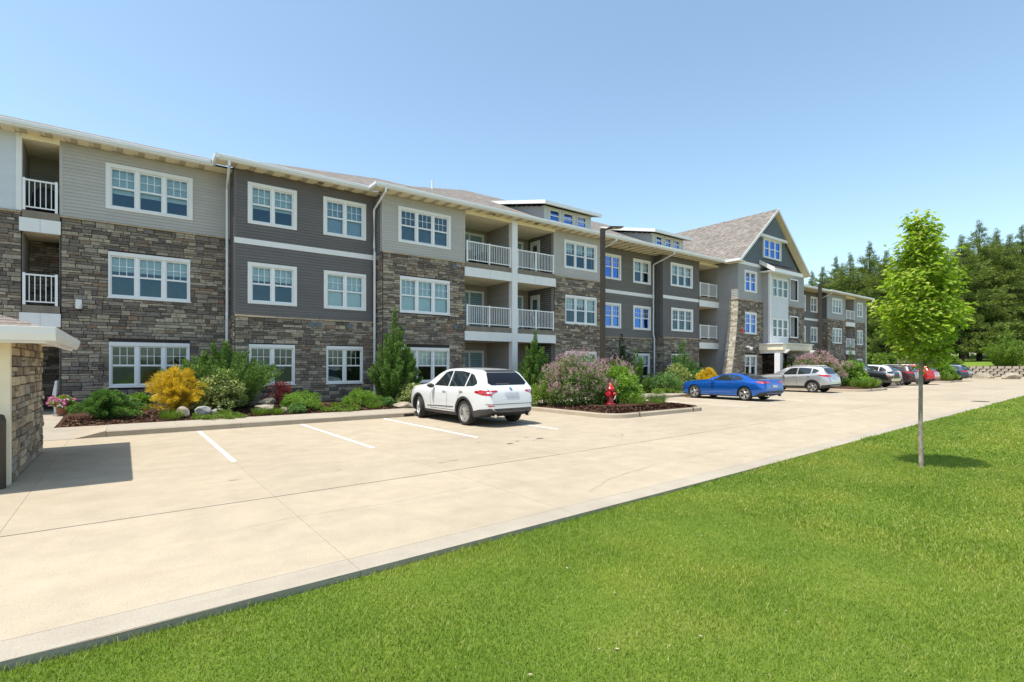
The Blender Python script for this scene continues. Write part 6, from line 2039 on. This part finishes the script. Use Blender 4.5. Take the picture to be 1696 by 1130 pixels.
# ------------------------------------------------------------------ young maple on the lawn
def maple():
    x, y = 11.0, 2.85
    o = thing('maple_tree', 'young bright green maple on the lawn with a slender bare trunk', 'tree', (x, y, lawn_z(x, y)))
    r = random.Random(9)
    tr = MB(); H = 4.35
    tr.tube([(0, 0, -.1), (0, 0, .0), (.01, 0, .08), (0, .01, .8), (-.02, 0, 1.55), (-.01, .01, 2.6), (0, 0, 3.6), (.02, 0, H - .1)], [.055, .050, .038, .033, .030, .023, .014, .006], 12)
    tr.build('trunk', 'bark', o, True, world=False)
    P, Dn = [], []
    lim = MB()
    def env(z):
        # crown half width at height z
        return np.interp(z, [1.5, 1.75, 2.0, 2.3, 2.65, 3.0, 3.4, 3.9, 4.2, 4.42], [.05, .15, .32, .47, .55, .51, .40, .24, .12, .02])
    nlimb = 54
    for k in range(nlimb):
        z0 = 1.64 + 2.45 * (k / nlimb) ** .95
        a = k * 2.4 + r.uniform(-.3, .3)
        tipz = z0 + r.uniform(.22, .5)
        rr = float(env(min(tipz, 4.4))) * r.uniform(.8, 1.1)
        p0 = Vector((0, 0, z0)); p2 = Vector((math.cos(a) * rr, math.sin(a) * rr, tipz)); p1 = (p0 + p2) / 2 + Vector((0, 0, -.04))
        lim.tube([p0, p1, p2], [.014, .009, .003], 5)
        n = int(60 + 300 * rr)
        for q in range(n):
            t = r.uniform(.25, 1.08) ** .7
            c = p0.lerp(p1, min(1, t * 2)) if t < .5 else p1.lerp(p2, min(1.1, (t - .5) * 2))
            cg = lambda s_: max(-1.5, min(1.5, r.gauss(0, 1))) * s_
            off = Vector((cg(1), cg(1), cg(.8))) * (.075 + .04 * t)
            c = c + off
            P.append(tuple(c)); d = Vector((c.x, c.y, 0)).normalized() * .9 + Vector((r.gauss(0, .5), r.gauss(0, .5), -.35 + r.gauss(0, .3)))
            Dn.append(tuple(d))
    lim.build('limbs', 'bark', o, True, world=False)
    P, Dn = np.array(P), np.array(Dn)
    n = len(P)
    r2 = np.random.default_rng(4)
    size = .074 * r2.uniform(.55, 1.3, n)
    up = np.tile(np.array([0, 0, 1.0]), (n, 1)) + np.stack([P[:, 0], P[:, 1], 0 * P[:, 0]], 1) * .6
    # the 300 leaves that show largest (big, on the camera's side) are single leaves
    cam_l = np.array([-x, -y, 1.75 - lawn_z(x, y)])
    out = ((P - np.array([0, 0, 2.6])) * unit(cam_l[None] - np.array([0, 0, 2.6]))[0]).sum(1)
    score = size * (1 + .8 * out)
    order = np.argsort(-score)
    big, rest = order[:300], order[300:]
    v, f = star_leaves(P[rest], Dn[rest], size[rest], r2, up[rest])
    put('foliage', fast_mesh('foliage', v, f, 'leaf_maple'), o, world=False, kind='stuff')
    variants = []
    for k in range(6):
        v1, f1 = star_leaves(np.zeros((1, 3)), np.array([[1., 0, 0]]), np.array([1.]), np.random.default_rng(k), np.array([[0, 0, 1.]]))
        variants.append(fast_mesh('leaf', v1, f1, 'leaf_maple'))
    for k, i in enumerate(big):
        d = Vector(Dn[i]); e = d.to_track_quat('X', 'Z').to_euler()
        lf_ = put('leaf', variants[k % 6], o, tuple(P[i]), e, (size[i],) * 3, world=False)
maple()

# ------------------------------------------------------------------ far end: retaining wall, boulders, slope, pines
def wall_x(y):
    return 81.5 - .28 * (y - 14)
rw_ = thing('retaining_wall', 'tan concrete block retaining wall at the end of the lot', 'wall', (82, 11, .3))
bk_ = MB()
yy = -4.
while yy < 20:
    bk_.box(wall_x(yy) + .42, wall_x(yy) + .7, yy, yy + .5, .2, 1.76); yy += .5
bk_.build('backing', 'mortar', rw_)
ume = MB().hexa([(0, .02, 0), (.4, 0, 0), (.4, .56, 0), (0, .54, 0), (.03, .05, .28), (.4, 0, .29), (.4, .56, .29), (.03, .51, .28)]).mesh('block', 'block')
for c in range(5):
    yy = -4. + (.29 if c % 2 else 0)
    while yy < 20:
        put('block', ume, rw_, (wall_x(yy) + .06 * c, yy, .28 + .30 * c)); yy += .60
for k, a in enumerate(((78.6, 16.3, .75, .5, .45), (79.3, 14.6, 1.25, .8, .55), (79.6, 12.4, 1.2, .9, .6), (79.9, 11.0, .6, .5, .45), (80.2, 10.0, .95, .7, .55), (80.6, 8.2, .8, .6, .4), (80.9, 6.2, .5, .4, .3))):
    boulder(('first and smallest', 'second, long', 'third, biggest', 'fourth, little', 'fifth', 'sixth', 'seventh, low')[k] + ' boulder from the left before the retaining wall', a[0], a[1], .45, a[2] * .7, a[2], a[4], 120 + k, 'rock', 'boulders before the retaining wall')
dm = MB()
for k in range(12):
    y0, y1 = -4 + 2 * k, -2 + 2 * k
    dm.quad((77.6 - .25 * (y0 - 14), y0, .30), (wall_x(y0) + .3, y0, .50), (wall_x(y1) + .3, y1, .50), (77.6 - .25 * (y1 - 14), y1, .30))
structure('dirt_strip', dm, 'dirt')
# slope beyond the wall and behind the building
def hill_z(x, y):
    t = min(1, max(0, (x - 84) / 60)); s = min(1, max(0, (y - 20) / 40))
    return 1.72 + 2.2 * t + .6 * math.sin(x * .09) * t
hv, hf = [], []
hx = np.arange(82, 330, 4.); hy = np.arange(-90, 180, 4.)
for x in hx:
    for y in hy:
        xx = x if x > 82 else wall_x(min(20, max(-4, y))) + .5
        hv.append((xx, y, hill_z(x, y) + rng.uniform(-.06, .06)))
for i in range(len(hx) - 1):
    for j in range(len(hy) - 1):
        a = i * len(hy) + j
        hf.append((a, a + len(hy), a + len(hy) + 1, a + 1))
put('hillside', fast_mesh('hillside', np.array(hv), np.array(hf), 'lawn', True), kind='structure')
# ground between the lot's end and the trees behind the building
sd = MB()
for k in range(20):
    x0 = 66 + k * 1.0
    sd.quad((x0, kerb_y(x0) + 1.5, gz(x0) + .12), (x0 + 1, kerb_y(x0 + 1) + 1.5, gz(x0 + 1) + .12), (x0 + 1, 90, .9), (x0, 90, .9))
structure('side_lawn', sd, 'lawn')
dr = MB().quad((100, 2, 2.35), (160, -6, 4.0), (160, 2, 4.0), (100, 8, 2.35))
structure('road', dr, 'dirt')

def pine_mesh(seed, H, RX):
    """white pine: upswept boughs carrying brushes of needles, gaps between the layers"""
    r = np.random.default_rng(seed)
    tr = MB().tube([(0, 0, -.6), (0, 0, 0), (.05, 0, H * .4), (-.05, 0, H * .75), (0, 0, H * .98)], [.34, .30, .22, .12, .03], 9)
    parts = []
    z = H * .09; layer = 0
    while z < H * 1.0:
        t = z / H
        rad = RX * (np.interp(t, [0, .12, .3, .5, .7, .82, .92, 1.0], [.7, .98, 1.0, .78, .50, .27, .09, .01]))
        nb_ = 6 if t < .75 else 5
        for b in range(nb_):
            if r.uniform() < (.2 if t < .7 else .05): continue
            a = layer * 1.1 + b * 2 * math.pi / nb_ + r.uniform(-.4, .4)
            L_ = rad * r.uniform(.55, 1.25)
            rise = r.uniform(-.08, .16) + .7 * max(0, t - .55)
            e = np.array([math.cos(a), math.sin(a), 0]); zz = z + r.uniform(-.3, .3)
            tr.tube([(0, 0, zz), tuple(e * L_ * .5 + np.array([0, 0, zz + L_ * rise * .35])), tuple(e * L_ + np.array([0, 0, zz + L_ * rise]))], [.06 * (1 - t) + .02, .03, .01], 4)
            nt_ = int((7 if t < .8 else 4) + L_ * 4.6)
            s = r.uniform(.22, 1.05, nt_)
            side = np.array([-e[1], e[0], 0])
            wdt = L_ * .36 * (1 - .5 * s)
            C = e * (L_ * s)[:, None] + side * (r.uniform(-1, 1, nt_) * wdt)[:, None] + np.stack([0 * s, 0 * s, zz + L_ * (rise + .05) * s ** 1.4 + r.normal(0, .12, nt_)], 1)
            m = 17; fz = 1 - .62 * min(1, max(0, (t - .74) / .22))      # the leader tapers to a spire
            d = ball(r, nt_ * m).reshape(nt_, m, 3)
            tw = unit(e[None] * 1.0 + np.array([0, 0, .45 + 1.6 * max(0, t - .65)]) + r.normal(size=(nt_, 3)) * .45)      # each twig points up and out
            along = r.uniform(0, .6 * fz, (nt_, m))
            P = (C[:, None, :] + tw[:, None, :] * along[..., None] + d * .12).reshape(-1, 3)
            Dn = (d * .8 + tw[:, None, :] * .9).reshape(-1, 3)
            parts.append(leaves(P, Dn, .36 * fz * r.uniform(.6, 1.2, len(P)), .045 * fz, r, .3, face=d.reshape(-1, 3) + np.array([0, 0, .6])))
        z += H * (.040 if t < .6 else .040 - .055 * (t - .6)) * r.uniform(.8, 1.2) + (.10 if t < .6 else .0); layer += 1
    v, f = merge(parts)
    return fast_mesh('crown', v, f, 'leaf_pine'), tr.mesh('trunk', 'bark_dark', True)
PINES = [pine_mesh(200 + k, 20., 4.9) for k in range(4)]
rp_ = random.Random(77)
def pine(x, y, h, label, k):
    o = thing('pine_tree', label, 'pine tree', (x, y, hill_z(x, y) - .3 if x > 82 else .6), rp_.uniform(0, 6.28), 'tall pines beyond the building')
    c, t = PINES[k % 4]
    s = h / 20
    put('crown', c, o, world=False); put('trunk', t, o, world=False)
    o.scale = (s * rp_.uniform(.95, 1.25), s * rp_.uniform(.95, 1.25), s)
ORD = ['first', 'second', 'third', 'fourth', 'fifth', 'sixth', 'seventh', 'eighth', 'ninth', 'tenth', 'eleventh', 'twelfth', 'thirteenth', 'fourteenth', 'fifteenth', 'sixteenth']
FRONT = [(101.4, 42.5, 17), (95.3, 38.3, 16.8), (99.4, 37.8, 18.5), (94.6, 33.9, 18), (99.4, 32.7, 20.2), (94.6, 28.9, 17.8), (105.9, 30.4, 18), (113.3, 29.8, 20.4), (105.4, 25.8, 18.2),
         (114.8, 26.1, 20), (106.5, 22.4, 20), (111.4, 21.2, 22.8), (121.7, 20.9, 23), (112.6, 17.8, 20.4), (119.7, 17.4, 22.4), (119.1, 14.6, 21.4)]
for k, (x, y, h) in enumerate(FRONT):
    pine(x, y, h, ORD[k] + ' tall pine counted from the building end, front row', k)
BACK = [(118, 52, 19), (124, 46, 21), (122, 40, 20), (128, 36, 22), (134, 32, 22), (132, 27, 23), (140, 24, 24), (138, 19, 24)]
for k, (x, y, h) in enumerate(BACK):
    pine(x, y, h, ORD[k] + ' pine counted from the building end, partly covered back row', k + 2)
# undergrowth at the feet of the pines
for k, (x, y, rx, h) in enumerate(((86.5, 30.5, 2.2, 2.6), (88, 27.0, 1.8, 1.8), (92, 24.0, 2.4, 2.0), (90, 20.5, 1.6, 1.4))):
    mound('understorey_bush', ('tallest', 'second', 'third', 'last and lowest')[k] + ' green bush at the feet of the pines beyond the building', x, y, rx, h, 140 + k, 'leaf_ground', 40, 90, .24, .09, z=hill_z(x, y))
# cone-shaped shrub above the wall
upright('big loose green conifer standing on top of the retaining wall', 85.0, 13.6, 2.3, 4.5, 150, mat='leaf_ground', n=50, per=220, z=1.75, shape=lambda q: 1 - .6 * q, pr=.42, ll=.26, lw=.05)
for k, (x, y, w, h, lab) in enumerate(((75.6, 18.9, 1.3, 2.0, 'tall green utility cabinet behind the navy car'), (77.3, 18.1, 1.0, 1.75, 'short green utility cabinet right of the taller one'))):
    o = thing('utility_cabinet', lab, 'utility cabinet', (x, y, .4), R(-30))
    MB().box(-w / 2, w / 2, -.45, .45, 0, h - .12).build('housing', 'green_box', o, world=False)
    MB().box(-w / 2 - .05, w / 2 + .05, -.5, .5, h - .12, h).build('lid', 'green_box', o, world=False)
    MB().box(-.01, .01, -.456, -.45, .1, h - .2).build('door_gap', 'joint', o, world=False)
